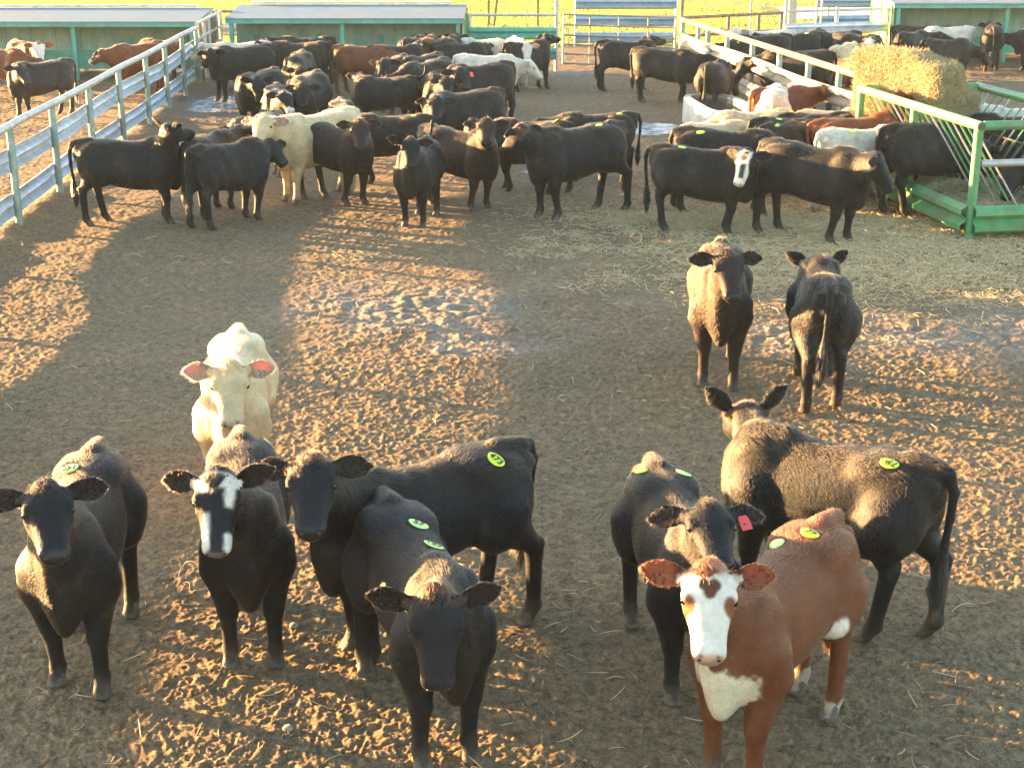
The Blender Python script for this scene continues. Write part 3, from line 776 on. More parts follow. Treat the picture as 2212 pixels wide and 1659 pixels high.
def grass_field():
    m, nt, b = mat_new('field_grass_soil')
    c = ramp(nt, noise(nt, .35, 6, .6), [(.3, (.12, .15, .025)), (.55, (.17, .20, .03)), (.75, (.22, .20, .06))])
    nt.links.new(c, b.inputs['Base Color']); b.inputs['Roughness'].default_value = .9
    y0 = 43.6
    xs = np.linspace(-60, 60, 161); ys = np.concatenate([np.linspace(y0, 80, 60), np.geomspace(82, 420, 30)])
    X, Yg = np.meshgrid(xs, ys); X = X*(1+(Yg-y0)*.012)
    edge = n2(X, Yg, .5, 61)
    Z = .03+.10*(n2(X, Yg, .3, 62)-.5)-np.clip((45.2+edge*1.5-Yg)/1.2, 0, 1)*.2
    me = grid_mesh('field', X, Yg, Z); me.materials.append(m)
    o = bpy.data.objects.new('field', me); COL.objects.link(o); tag(o, kind='structure')
    # blades
    n = 120000; rng = np.random.default_rng(5)
    y = 44.8+(rng.random(n)**1.25)*38; x = (rng.random(n)*2-1)*(y*.42)
    keep = n2(x, y, .5, 61)*1.5+45.0 < y; keep &= ~((x > 10.0) & (x < 26) & (y > 55.5) & (y < 63)); keep &= ((n2(x, y, .8, 64) > .35) | (y > 47)); x, y = x[keep], y[keep]; n = len(x)
    h = rng.uniform(.07, .17, n)*(.7+.7*n2(x, y, .6, 63)); a = rng.uniform(0, 6.28, n); ln = rng.uniform(.1, .5, n)
    base = np.stack([x, y, np.full(n, .02)], 1); d = np.stack([np.cos(a)*ln, np.sin(a)*ln, np.ones(n)], 1)
    ts = np.array([0, .5, 1.]); pts = base[:, None]+d[:, None]*h[:, None, None]*ts[None, :, None]; pts[:, 2, :2] += (d[:, :2]*h[:, None]*.6)
    rad = np.tile(np.array([1., .8, .1]), (n, 1))*rng.uniform(.008, .015, n)[:, None]
    t = (rng.random(n)*.5+.5*n2(x, y, .45, 65))[:, None]; cl = np.array((.20, .29, .05))*(1-t)+np.array((.31, .31, .09))*t
    m2, nt, b = mat_new('grass_blade'); at_ = nd(nt, 'ShaderNodeAttribute', attribute_name='col'); nt.links.new(at_.outputs['Color'], b.inputs['Base Color']); b.inputs['Roughness'].default_value = .55
    tr = nd(nt, 'ShaderNodeBsdfTranslucent'); nt.links.new(at_.outputs['Color'], tr.inputs[0]); ms = nd(nt, 'ShaderNodeMixShader'); ms.inputs[0].default_value = .5
    out = [q for q in nt.nodes if q.type == 'OUTPUT_MATERIAL'][0]
    nt.links.new(b.outputs[0], ms.inputs[1]); nt.links.new(tr.outputs[0], ms.inputs[2]); nt.links.new(ms.outputs[0], out.inputs['Surface'])
    g = fur_object('grass', pts.astype(np.float32), rad, cl, m2); tag(g, 'sunlit yellow green grass covering the field behind the pens', 'grass', kind='stuff')
    # yard strip beyond
    mr, nt, b = mat_new('pale_gravel'); nt.links.new(ramp(nt, noise(nt, 2, 6), [(.3, (.26, .27, .29)), (.7, (.36, .37, .39))]), b.inputs['Base Color']); b.inputs['Roughness'].default_value = .9
    mb = MB(); mb.add([(10.3, 56, .085), (40, 54, .085), (40, 63, .085), (10.8, 62.5, .085)], [(0, 1, 2, 3)]); tag(mb.build('road', mr), kind='structure')
def straw_mat(name='dry_straw'):
    m, nt, b = mat_new(name); a = nd(nt, 'ShaderNodeAttribute', attribute_name='col'); nt.links.new(a.outputs['Color'], b.inputs['Base Color'])
    b.inputs['Roughness'].default_value = .5; b.inputs['Specular IOR Level'].default_value = .3
    return m
def strands(root, d, L, curl, rad, cl, mat, name, rng, k=5):
    n = len(root); ts = np.linspace(-.5, .5, k)
    bend = rng.normal(0, 1, (n, 3)); bend -= d*(bend*d).sum(1)[:, None]; bend /= np.linalg.norm(bend, axis=1)[:, None]+1e-9
    pts = root[:, None]+d[:, None]*(L[:, None]*ts[None])[:, :, None]+bend[:, None]*((ts**2-.08)[None]*(curl*L)[:, None]*2)[:, :, None]
    R_ = np.tile(np.array([.7]+[1.]*(k-2)+[.6]), (n, 1))*rad[:, None]
    return pts, R_, cl
def build_straw():
    rng = np.random.default_rng(9); mt = straw_mat(); M['straw'] = mt
    P = []; 
    def scatter(n, cx, cy, sx, sy, gauss=True):
        if gauss:
            x = rng.normal(cx, sx, n); y = rng.normal(cy, sy, n)
            k = rng.integers(0, max(2, n//90), n); q = rng.normal(0, 1, (n//90+2, 2)); w = rng.random(n) < .6
            x = np.where(w, cx+q[k, 0]*sx+rng.normal(0, .14, n), x); y = np.where(w, cy+q[k, 1]*sy+rng.normal(0, .12, n), y)
        else: x = rng.uniform(-1, 1, n)*.36; y = 6.3*np.exp(rng.random(n)*1.75); x = x*y
        return x, y
    sets = [scatter(17000, 4.3, 19.0, 1.7, 1.5), scatter(3800, 2.2, 20.2, .9, .45), scatter(5500, 5.6, 19.2, 1.1, .9), scatter(8000, 5.0, 17.2, 1.6, .9), scatter(900, 0, 0, 0, 0, False), scatter(1500, 4.5, 24, 2, 3), scatter(500, 3.2, 16.5, 2, .8)]
    x = np.concatenate([s[0] for s in sets]); y = np.concatenate([s[1] for s in sets]); ok = (y > 5.5) & (y < 38); x, y = x[ok], y[ok]; n = len(x)
    z = ground_height(x[:, None], y[:, None])[:, 0]+rng.uniform(.004, .035, n)+.06*np.exp(-((x-2.2)/.9)**2-((y-20.2)/.4)**2)*rng.random(n)
    a = rng.uniform(0, 2*math.pi, n); d = np.stack([np.cos(a), np.sin(a), rng.normal(0, .28, n)], 1); d /= np.linalg.norm(d, axis=1)[:, None]
    L = rng.uniform(.04, .17, n); t = rng.random(n)[:, None]
    cl = np.array((.37, .28, .15))*(1-t)+np.array((.60, .47, .27))*t
    pts, rad, cl = strands(np.stack([x, y, z], 1), d, L, rng.normal(0, .3, n), rng.uniform(.0010, .0020, n)*(1+.75*np.exp(-((x-4.6)/2.6)**2-((y-18.9)/2.6)**2))*(1+.025*y), cl, mt, 's', rng)
    tag(fur_object('straw_litter', pts.astype(np.float32), rad, cl, mt), 'loose straw strewn over the trampled earth before the feeder', 'straw', kind='stuff')
# ------------------------------------------------------------------ guardrail fences
def fx_left(y): return -6.59-(y-19.5)*.05
def left_fence():
    f = empty('guardrail_fence', (fx_left(19.5), 19.5, 0)); o = Vector(f.location)
    tag(f, 'long guardrail and pipe fence with faded green posts along the left of the pen', 'fence')
    ys = [8.1, 10.4, 12.7, 14.95, 17.25, 19.52, 21.8, 24.15, 26.6, 29.1, 31.3, 33.5, 35.5]
    for y in ys:
        mb = MB(); lean = random.uniform(-.015, .015)
        mb.tube(Vector((fx_left(y), y, -.1))-o, Vector((fx_left(y)+lean, y, 1.36))-o, .050, 14); mb.build('post', M['post'], f, 'auto')
    mb = MB(); y = 8.1
    rail = [Vector((fx_left(y), y, 1.40+.012*math.sin(y)))-o for y in np.linspace(7.2, 35.6, 14)]
    mb.path(rail, .052, 14); mb.build('top_rail', M['pipe'], f, 'auto')
    for zc, nm in ((.93, 'guardrail_beam'), (.365, 'guardrail_beam')):
        y = 7.2; k = 0
        while y < 35.4:
            y2 = min(y+4.1, 35.5); mb = MB()
            pts = [Vector((fx_left(t)-.06-.006*(k % 2), t, zc+.025*math.sin(t*.7+zc*9)+(.012 if k % 2 else 0)))-o for t in np.linspace(y, y2, 9)]
            mb.sweep(pts, WBEAM, Vector((-1, 0, 0)), wob=.004); mb.build(nm, M['galv'], f, 'auto'); y = y2-.25; k += 1
            if y2 >= 35.5: break
    # far end: short bays with thinner posts
    e = empty('end_fence', (fx_left(36), 36, 0)); o = Vector(e.location); tag(e, 'short run of close rusty posts and rails beyond the end of the guardrail fence', 'fence')
    for i, y in enumerate(np.linspace(36.1, 39.6, 6)):
        mb = MB(); mb.tube(Vector((fx_left(y), y, -.1))-o, Vector((fx_left(y), y, 1.47))-o, .045, 12); mb.build('post', M['rust'] if i in (0, 3) else M['pipe'], e, 'auto')
    for z in (1.48, 1.12, .78, .42): 
        mb = MB(); mb.tube(Vector((fx_left(35.6), 35.6, z))-o, Vector((fx_left(39.7), 39.7, z))-o, .04, 10); mb.build('rail', M['pipe'], e, 'auto')
def rf_pt(y): return 4.28+(38.3-y)*.129
def right_fence():
    f = empty('sunlit_guardrail_fence', (rf_pt(31), 31, 0)); o = Vector(f.location)
    tag(f, 'sunlit guardrail fence with orange lit top pipe running back from the feeder', 'fence')
    ys = [38.2, 36.6, 35.7, 34.0, 32.0, 30.1, 28.3, 26.6, 24.9, 23.4]
    for y in ys:
        mb = MB(); mb.tube(Vector((rf_pt(y), y, -.1))-o, Vector((rf_pt(y), y, 1.34))-o, .056, 14); mb.build('post', M['post'], f, 'auto')
    mb = MB(); mb.path([Vector((rf_pt(y), y, 1.38))-o for y in np.linspace(38.4, 23.3, 8)], .058, 14); mb.build('top_rail', M['warm_pipe'], f, 'auto')
    for zc in (.93, .40):
        y = 38.0; k = 0
        while y > 23.4:
            y2 = max(y-4.1, 23.2); mb = MB()
            pts = [Vector((rf_pt(t)-.075-.006*(k % 2), t, zc+.02*math.sin(t*.8+zc)+(.01 if k % 2 else 0)))-o for t in np.linspace(y, y2, 9)]
            mb.sweep(pts, WBEAM, Vector((-1, 0, 0)), wob=.004); mb.build('guardrail_beam', M['galv_warm'], f, 'auto'); k += 1
            if y2 <= 23.2: break
            y = y2+.25
def simple_fence(name, label, A, B, posts, rails, beams, pm, rm, bm=None, pr=.05, rr=.035, ph=1.45, side=Vector((0, -1, 0))):
    A = Vector(A); B = Vector(B); f = empty(name, A); tag(f, label, 'fence')
    for t in posts:
        h = ph
        if isinstance(t, tuple): t, h = t
        p = (B-A)*t; mb = MB(); mb.tube(p+Vector((0, 0, -.1)), p+Vector((0, 0, h)), pr, 12); mb.build('post', pm, f, 'auto')
    for z in rails: mb = MB(); mb.tube(Vector((0, 0, z)), (B-A)+Vector((0, 0, z)), rr, 10); mb.build('rail', rm, f, 'auto')
    for z in beams: mb = MB(); mb.sweep(seg((side*.06+Vector((0, 0, z))), (B-A)+side*.06+Vector((0, 0, z)), 6), WBEAM, side); mb.build('guardrail_beam', bm, f, 'auto')
    return f
def back_fences():
    simple_fence('rail_fence', 'pipe rail and guardrail fence between the middle shelter and the pipe gate', (-1.1, 39.3, 0), (1.15, 39.3, 0), [.0, (1., 2.3)], [1.42], [.96, .44], M['pipe'], M['pipe'], M['teal'])
    simple_fence('gap_fence', 'rusty posted fence closing the gap between the left and middle shelters', (-7.9, 40.6, 0), (-6.9, 40.6, 0), [.1, .55, 1.], [1.42], [.95, .40], M['rust'], M['rust'], M['galv'])
    # gate
    a = Vector((1.34, 39.5, 0)); b = Vector((4.15, 38.55, 0)); g = empty('pipe_gate', a); d = b-a
    tag(g, 'light pipe gate with many thin bars behind the black calf in profile', 'gate')
    for t, r in ((0, .03), (.24, .02), (.5, .02), (.76, .02), (1, .03)):
        mb = MB(); mb.tube(d*t+Vector((0, 0, .18)), d*t+Vector((0, 0, 1.42)), r, 10); mb.build('stile', M['galv_warm'] if r < .03 else M['pipe'], g, 'auto')
    for z in (.18, .42, .66, .90, 1.16, 1.42):
        mb = MB(); mb.tube(Vector((0, 0, z)), d+Vector((0, 0, z)), .024, 10); mb.build('bar', M['galv_warm'], g, 'auto')
    # tall corner post with a rail fence running back to the right
    simple_fence('corner_rail_fence', 'rusty pipe fence running back from the tall post at the end of the sunlit guardrail', (4.30, 38.6, 0), (7.2, 40.4, 0), [(.0, 2.4), .45, .75, .98], [1.40, .95, .5], [], M['rust'], M['rust'], None, .05, .04, 1.42)
    simple_fence('pen_back_fence', 'pipe and guardrail fence at the back of the right hand pen', (7.3, 40.6, 0), (10.25, 41.6, 0), [(.0, 2.4), (.5, 1.5), 1.], [1.42], [.95], M['pipe'], M['pipe'], M['galv'])
    # loading panel beyond the gate
    simple_fence('loading_fence', 'tall blue grey guardrail panel standing in the field behind the pipe gate', (1.92, 46, 0), (4.95, 46, 0), [.0, 1.], [], [.28, .78, 1.28], M['galv'], M['pipe'], M['beamblue'], .04, .03, 1.6)
    simple_fence('field_wire_fence', 'thin wire fence on steel posts crossing the field right of the guardrail panel', (5.1, 46.5, 0), (14, 47.5, 0), [.25, .5, .75, 1.], [.5, .85, 1.2, 1.55], [], M['pipe'], M['pipe'], None, .03, .008, 1.75)
    simple_fence('far_guardrail_fence', 'far blue grey guardrail fence beside the gravel yard', (10.2, 51, 0), (15.0, 51, 0), [.0, .08, .95], [], [.42, 1.0, 1.55], M['pipe'], M['pipe'], M['beamblue'], .04, .03, 1.9)
    # lone steel stakes in the field
    for (px, lean, lab) in ((1056, 0, 'straight rusty stake in the field left of the leaning one'), (1067, .12, 'leaning rusty stake in the field'), (1162, 0, 'rusty stake in the field nearest the tall fence post')):
        p = at(px, 58, .1); mb = MB(); mb.box((-.012, -.03, -.3), (.012, .03, 1.55), Matrix.Rotation(lean, 4, 'Y')); mb.box((-.035, -.008, -.3), (.035, .008, 1.55), Matrix.Rotation(lean, 4, 'Y'))
        s = mb.build('fence_stake', M['rust'], None, False, (p.x, p.y, .08)); tag(s, lab, 'stake', 'steel stakes in the field')
    mb = MB(); p = at(1707, 56, .1)
    for k in range(6): mb.tube((0, 0, -.3+k*1.1), (random.uniform(-.01, .01), 0, .8+k*1.1), .20-.008*k, 16, .192-.008*k)
    tag(mb.build('timber_pole', M['ppost'], None, 'auto', (p.x, p.y, 0)), 'thick grey timber pole standing in the field', 'pole')
def shelter(name, label, x0, x1, yf, eave, ridge, depth, postx, endl=False, endr=False, sheets=True):
    s = empty(name, (x0, yf, 0)); o = Vector((x0, yf, 0)); w = x1-x0
    tag(s, label, 'feed shelter', 'covered feed bunks at the back of the pens')
    mb = MB(); th = .03
    # ribbed roof sheet, sloping up to the back, with bevelled ends
    n = int(w/.2); prof = []
    for side in (0,):
        vs = []; fs = []
        xs_ = np.linspace(-.06, w+.06, n*4+1)
        for j, x in enumerate(xs_):
            r = .0 if j % 4 in (1, 2) else 0
            vs += [(x, -.22, eave+r), (x, depth*.92, ridge+r), (x, depth*.92, ridge+r-th), (x, -.22, eave+r-th)]
        m = len(xs_)
        for j in range(m-1):
            a = j*4; b = a+4
            fs += [(a, b, b+1, a+1), (a+3, a+2, b+2, b+3), (a, a+3, b+3, b), (a+1, b+1, b+2, a+2)]
        fs += [(0, 1, 2, 3), ((m-1)*4+3, (m-1)*4+2, (m-1)*4+1, (m-1)*4)]
        mb.add(vs, fs)
    mb.build('roof', M['roof'], s)
    mb = MB(); mb.box((.25, depth*.90, ridge+.02), (w-.35, depth*.98, ridge+.075)); mb.build('ridge_flashing', M['galv'], s)
    mb = MB(); mb.box((-.05, -.20, eave-.13), (w+.05, -.15, eave-.012)); mb.build('fascia', M['teal'], s)
    for px in postx:
        mb = MB(); mb.box((px-.05, -.14, -.1), (px+.05, -.05, eave-.03)); mb.build('post', M['teal'], s)
    yb = depth*.46
    nb = max(3, int(round(w/.61)))
    for i in range(nb):
        mb = MB(); a = w*i/nb+.006; b = w*(i+1)/nb-.006; mb.box((a, yb+random.uniform(0, .012), .60), (b, yb+.03, eave+.05)); mb.build('board_panel', M['ply'], s)
    mb = MB(); mb.box((0, yb+.046, .60), (w, yb+.066, eave+.04)); mb.build('backing', M['ply'], s)
    mb = MB(); mb.box((0, yb-.12, .20), (w, yb-.075, .58)); mb.box((0, yb-.15, .54), (w, yb-.05, .63)); mb.box((0, yb-.14, .17), (w, yb-.055, .235)); mb.build('trough_front', M['teal'], s)
    mb = MB(); mb.box((.02, yb-.07, .23), (w-.02, depth*.9, .27)); mb.build('trough_floor', M['teal'], s)
    for px in np.linspace(.5, w-.5, max(3, int(w/1.2))):
        mb = MB(); mb.box((px-.06, yb-.045, .62), (px+.06, yb-.012, .95)); mb.build('cleat', M['teal'], s)
        mb = MB(); mb.box((px-.04, yb, -.1), (px+.04, yb+.09, .26)); mb.box((px-.04, depth*.82, -.1), (px+.04, depth*.9, .26)); mb.build('leg', M['teal'], s)
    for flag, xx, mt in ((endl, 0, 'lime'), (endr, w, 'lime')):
        if flag:
            mb = MB(); sx = -1 if xx == 0 else 1; k0, k1 = sorted((xx+sx*.01, xx+sx*.05))
            yA, yB = -.1, depth*.9; zt = lambda y: eave+(ridge-eave)*(y+.22)/(depth*.92+.22)-.04
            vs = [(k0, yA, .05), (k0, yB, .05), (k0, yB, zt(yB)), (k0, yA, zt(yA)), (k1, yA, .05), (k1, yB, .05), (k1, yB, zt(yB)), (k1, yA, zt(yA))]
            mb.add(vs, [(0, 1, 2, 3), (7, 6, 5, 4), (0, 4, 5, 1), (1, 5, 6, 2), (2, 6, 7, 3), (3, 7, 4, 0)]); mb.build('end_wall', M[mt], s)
            mb = MB(); q0, q1 = sorted((xx+sx*.052, xx+sx*.085))
            for yy in (yA+.02, yB-.06, (yA+yB)/2): mb.box((q0, yy, .05), (q1, yy+.05, zt(yy)-.02))
            mb.build('end_frame', M['green'], s)
    return s
def feeder():
    A = Vector((5.92, 18.85, 0)); f = empty('hay_feeder', A, R(9)); tag(f, 'green hay feeder with yellow lit front post, slanting bars and guardrail skirt', 'feeder')
    Wd, Ln, T = 1.9, 3.95, 1.5
    for x, y in ((0, 0), (0, Ln*.5), (0, Ln), (Wd, 0), (Wd, Ln*.5), (Wd, Ln)):
        mb = MB(); mb.tube((x, y, -.08), (x, y, T), .06, 16); mb.build('post', M['green'], f, 'auto')
    for a, b, nm in (((0, -.07, T), (0, Ln+.07, T), 'top_rail'), ((Wd, -.07, T), (Wd, Ln+.07, T), 'top_rail'), ((.06, 0, T), (Wd-.06, 0, T), 'top_rail'), ((.06, Ln, T), (Wd-.06, Ln, T), 'top_rail')):
        mb = MB(); mb.tube(a, b, .062, 16); mb.build(nm, M['green'], f, 'auto')
    mb = MB(); mb.tube((0, -.065, T), (0, -.0735, T), .05, 16); mb.build('dark_pipe_disc', M['darkbar'], f, 'auto')  # dark disc paints the shaded hollow on the closed rail end
    mb = MB(); mb.tube((.06, 0, 1.02), (Wd-.06, 0, 1.02), .048, 14); mb.build('mid_rail', M['pipe'], f, 'auto')
    for x, s in ((0, 1), (Wd, -1)):
        for k in range(17):
            y = .18+k*(Ln-.36)/16; mb = MB(); mb.tube((x+s*.03, y, T-.05), (x+s*.72, y, .42), .0125, 8); mb.build('slant_bar', M['green'] if k % 3 else M['pipe'], f, 'auto')
    for (a, b, sd) in (((0, -.02, 0), (0, Ln, 0), Vector((-1, 0, 0))), ((Wd, -.02, 0), (Wd, Ln, 0), Vector((1, 0, 0))), ((0, 0, 0), (Wd, 0, 0), Vector((0, -1, 0)))):
        mb = MB(); a = Vector(a); b = Vector(b); z = Vector((0, 0, .30)); mb.sweep(seg(a+sd*.062+z, b+sd*.062+z, 8), [(o*1.1, h*1.2) for o, h in WBEAM], sd, .01); mb.build('skirt_beam', M['green'], f, 'auto')
    mb = MB(); mb.box((.04, .04, .16), (Wd-.04, Ln-.04, .20)); mb.build('floor', M['green'], f)
    # wire grid at the far side of the floor
    mb = MB()
    for k in range(14): mb.tube((Wd*.5+.02, .5+k*.22, .25), (Wd*.5+.5, .5+k*.22, 1.0), .013, 6)
    for k in range(4): mb.tube((Wd*.5+.02+.16*k, .4, .25+.25*k), (Wd*.5+.02+.16*k, 3.5, .25+.25*k), .013, 6)
    mb.build('inner_grid', M['darkbar'], f, 'auto')
    # loose hay on the feeder floor
    rng = np.random.default_rng(21); n = 9000; x = rng.uniform(.1, Wd-.1, n); y = rng.uniform(.06, Ln-.1, n)
    z = .22+.22*n2(x, y, 1.6, 71)*rng.random(n)**.5+.10*(y > 1.5)
    c9, s9 = math.cos(R(9)), math.sin(R(9)); P = np.stack([A.x+x*c9-y*s9, A.y+x*s9+y*c9, z], 1)
    a = rng.uniform(0, 6.28, n); d = np.stack([np.cos(a), np.sin(a), rng.normal(0, .3, n)], 1); d /= np.linalg.norm(d, axis=1)[:, None]; t = rng.random(n)[:, None]
    pts, rad, cl = strands(P, d, rng.uniform(.1, .3, n), rng.normal(0, .6, n), rng.uniform(.002, .0034, n), np.array((.30, .27, .16))*(1-t)+np.array((.46, .40, .24))*t, None, 'h', rng)
    tag(fur_object('loose_hay', pts.astype(np.float32), rad, cl, M['straw']), 'loose hay spread over the floor of the green feeder', 'hay', kind='stuff')
def hay_bale():
    c = Vector((6.12, 22.75, 1.08)); ang = R(-59.5)      # long axis
    u = Vector((math.cos(ang), math.sin(ang), 0)); v = Vector((-math.sin(ang), math.cos(ang), 0))
    LX, LY, LZ = 1.85, .92, .98
    mh, nt, b = mat_new('packed_hay'); nt.links.new(ramp(nt, noise(nt, 22, 6, .75), [(.3, (.13, .10, .05)), (.7, (.36, .28, .14))]), b.inputs['Base Color']); b.inputs['Roughness'].default_value = .9; bump(nt, b, noise(nt, 30, 5, .7), .04)
    bm = bmesh.new(); bmesh.ops.create_cube(bm, size=1.); bmesh.ops.subdivide_edges(bm, edges=bm.edges[:], cuts=18, use_grid_fill=True)
    P = np.array([v_.co[:] for v_ in bm.verts]); P[:, 0] *= LX; P[:, 1] *= LY; P[:, 2] = (P[:, 2]+.5)*LZ
    r = P/np.array([LX/2, LY/2, LZ/2])-np.array([0, 0, 1.]); q = (np.abs(r)**14).sum(1)**(1/14); S = np.where(q > 0, 1/np.maximum(q, .2), 1)
    P[:, :2] = P[:, :2]*S[:, None]; P[:, 2] = LZ/2+(P[:, 2]-LZ/2)*S
    P += .13*(np.stack([vnoise(P, 2.1, 80+k) for k in range(3)], 1)-.5)+.05*(np.stack([vnoise(P, 8, 84+k) for k in range(3)], 1)-.5)
    P[:, 2] -= .40*sst(.0, .12, P[:, 1]+.10*(vnoise(P, 3, 88)-.5))*np.clip(P[:, 2]/LZ, 0, 1)+.14*np.clip((P[:, 0]-.1)/.8, 0, 1)*np.clip(P[:, 2]/LZ, 0, 1)       # slumped end
    for v_, p in zip(bm.verts, P): v_.co = c+u*p[0]+v*p[1]+Vector((0, 0, p[2]))
    bmesh.ops.recalc_face_normals(bm, faces=bm.faces[:])
    me = bpy.data.meshes.new('hay_bale'); bm.to_mesh(me); bm.free(); me.materials.append(mh); me.polygons.foreach_set('use_smooth', [True]*len(me.polygons))
    o = bpy.data.objects.new('hay_bale', me); COL.objects.link(o); tag(o, 'big broken bale of straw coloured hay standing on the green feeder', 'hay bale')
    rng = np.random.default_rng(33); W_ = np.array([c+u*p[0]+v*p[1]+Vector((0, 0, p[2])) for p in P])
    fc = [tuple(p.vertices) for p in me.polygons]; T, A, VN = tri_normals(W_, fc); n = 26000
    ti = rng.choice(len(T), n, p=A/A.sum()); bb = rng.dirichlet((1, 1, 1), n); root = (W_[T[ti]]*bb[:, :, None]).sum(1); nr = (VN[T[ti]]*bb[:, :, None]).sum(1); nr /= np.linalg.norm(nr, axis=1)[:, None]
    if (nr*(root-np.array(c)-np.array([0, 0, .55]))).sum(1).mean() < 0: nr = -nr
    d = rng.normal(0, 1, (n, 3)); d -= nr*(d*nr).sum(1)[:, None]*.7; d[:, 2] -= .35; d /= np.linalg.norm(d, axis=1)[:, None]
    t = rng.random(n)[:, None]
    pts, rad, cl = strands(root+nr*.010, d, rng.uniform(.05, .17, n), rng.normal(0, .7, n), rng.uniform(.0018, .0036, n), np.array((.28, .22, .11))*(1-t)+np.array((.48, .39, .22))*t, None, 'h', rng)
    fur_object('stalks', pts.astype(np.float32), rad, cl, M['straw'], o)
def water_tank():
    p = Vector((4.05, 29.0, 0)); t = empty('water_tank', p, R(6)); tag(t, 'low concrete water tank by the sunlit guardrail with black calf drinking', 'water tank')
    n = 40; mb = MB(); vs = []; fs = []
    rx, ry = .50, 1.35
    def ring(k, z): 
        for i in range(n):
            a = 2*math.pi*i/n; ca, sa = math.cos(a), math.sin(a); e = .45
            vs.append(((rx+k)*abs(ca)**e*math.copysign(1, ca), (ry+k)*abs(sa)**e*math.copysign(1, sa), z))
    for k, z in ((.06, -.1), (.05, .44), (.03, .50), (-.09, .50), (-.10, .46), (-.11, .30)): ring(k, z)
    for r in range(5):
        for i in range(n): fs.append((r*n+i, r*n+(i+1) % n, (r+1)*n+(i+1) % n, (r+1)*n+i))
    fs.append(tuple(5*n+i for i in range(n))); mb.add(vs, fs); mb.build('basin', M['concrete'], t, 'auto')
    mb = MB(); vs = []; ring(-.103, .43); mb.add(vs, [tuple(range(n))]); mb.build('water_surface', M['water'], t)
def clods():
    # loose dung lumps and stones that can be told apart
    spots = [(765, 1305, .05, 'pale grey stone lying between the two black calves on the left'), (625, 1875*.8294, .04, 'small round stone on the sunlit earth at the bottom'), (400, 688, .09, 'dry pale lump of dung in the sunlit strip')]
    spots = [(635, 1353, .028, 'small pale stone between the white browed calf and calf 473'), (622, 1575, .03, 'smooth grey stone in front of the white browed calf'), (950, 760, .06, 'pale dried lump of dung in the middle of the pen')]
    for i, (px, py, r, lab) in enumerate(spots):
        p = at(px, py); bm = bmesh.new(); bmesh.ops.create_icosphere(bm, subdivisions=3, radius=r)
        for v in bm.verts:
            k = 1+.35*(vnoise(np.array([v.co[:]]), 1.6/r, 90+i)[0]-.5); v.co = v.co*k; v.co.z *= .6
        me = bpy.data.meshes.new('stone'); bm.to_mesh(me); bm.free(); me.materials.append(M['stone']); me.polygons.foreach_set('use_smooth', [True]*len(me.polygons))
        nm = 'dung_lump' if 'dung' in lab else 'stone'
        o = bpy.data.objects.new(nm, me); COL.objects.link(o); o.location = (p.x, p.y, r*.3); tag(o, lab, 'dung' if 'dung' in lab else 'stone')
def build_setting():
    build_ground(); grass_field(); build_straw()
    left_fence(); right_fence(); back_fences()
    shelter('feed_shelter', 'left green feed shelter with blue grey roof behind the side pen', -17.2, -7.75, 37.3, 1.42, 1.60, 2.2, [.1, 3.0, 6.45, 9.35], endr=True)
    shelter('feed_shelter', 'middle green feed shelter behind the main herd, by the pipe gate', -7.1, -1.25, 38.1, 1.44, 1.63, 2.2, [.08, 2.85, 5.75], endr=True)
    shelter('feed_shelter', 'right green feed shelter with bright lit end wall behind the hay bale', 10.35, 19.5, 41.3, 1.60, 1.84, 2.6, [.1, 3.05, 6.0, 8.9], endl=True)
    feeder(); hay_bale(); water_tank(); clods()
# ------------------------------------------------------------------ the herd
# each row: key, coat, pattern, anchors {W withers, R rump, FH front hooves, HH hind hooves} in photo pixels, heading of the head, label, options
def az_dir(a): return Vector((math.sin(R(a)), -math.cos(R(a))))
HZ = {'W': (.38, 1.12), 'R': (-.52, 1.15), 'FH': (.43, 0.), 'HH': (-.53, 0.)}
HERD = []
def cow(key, coat, label, head=None, pat='', lod=1, tags=(), **k):
    HERD.append(dict(key=key, coat=coat, label=label, head=head, pat=pat, lod=lod, tags=tags, **k))
Y = 'sticker'; YP = 'sticker_pale'
# foreground
cow('F1', 'black', 'black calf at the left edge facing the camera with one yellow sticker by its tail', (-6, 52), lod=0, FH=(172, 1494), Rr=(226, 922), s=.97, fat=.78, tags=[(-.22, -.09, '251', YP, 1.57)], ears=(.05, .02), droop=.22, furlen=.8)
cow('F2', 'black', 'black calf with white brow and white cheek streak in front of the cream calf', (-4, 52), 'baldy', lod=0, FH=(549, 1437), Rr=(517, 898), s=.95, legs=[(.02, 0), (-.03, 0), (.10, .0), (-.02, 0)], tags=[(-.47, .16, '', YP, .4)], ears=(.55, -.05), droop=.2)
cow('F3', 'cream', 'cream calf with glowing pink ear standing behind the white browed black calf', (4, 50), lod=0, Rr=(513, 714), az=6, s=.96, fat=.82, npitch=.10, furlen=1.15, ears=(-.05, .05), droop=.3)
cow('F4', 'black', 'black calf standing sideways with sticker 473, head turned to the camera', (-1, 50), lod=0, W=(779, 1032), Rr=(1084, 956), s=1.0, tags=[(-.40, .15, '473', Y, 1.9)], poll=1, npitch=.22, legs=[(.02, 0), (.0, .0), (-.10, 0), (.08, 0)], tail=-.3)
cow('F5', 'black', 'black calf with stickers 57 and 157 on its back, head lowered', (2, 58), lod=0, Rr=(842, 1075), az=21, s=.97, tags=[(-.16, .06, '57', YP, 1.1), (.08, .06, '157', YP, 1.1)], poll=1, npitch=.02, legs=[(0, 0), (0, 0), (.0, 0), (-.12, 0)], furlen=.75)
cow('F6', 'black', 'black calf with a red tag in its ear behind the red white faced calf', (16, 48), lod=0, Rr=(1421, 1000), az=9, s=.93, tags=[(-.45, -.12, '', Y, .2), (-.35, .12, '', YP, .6)], eartag=(0, 'redtag', ''), npitch=.16, neck=.46)
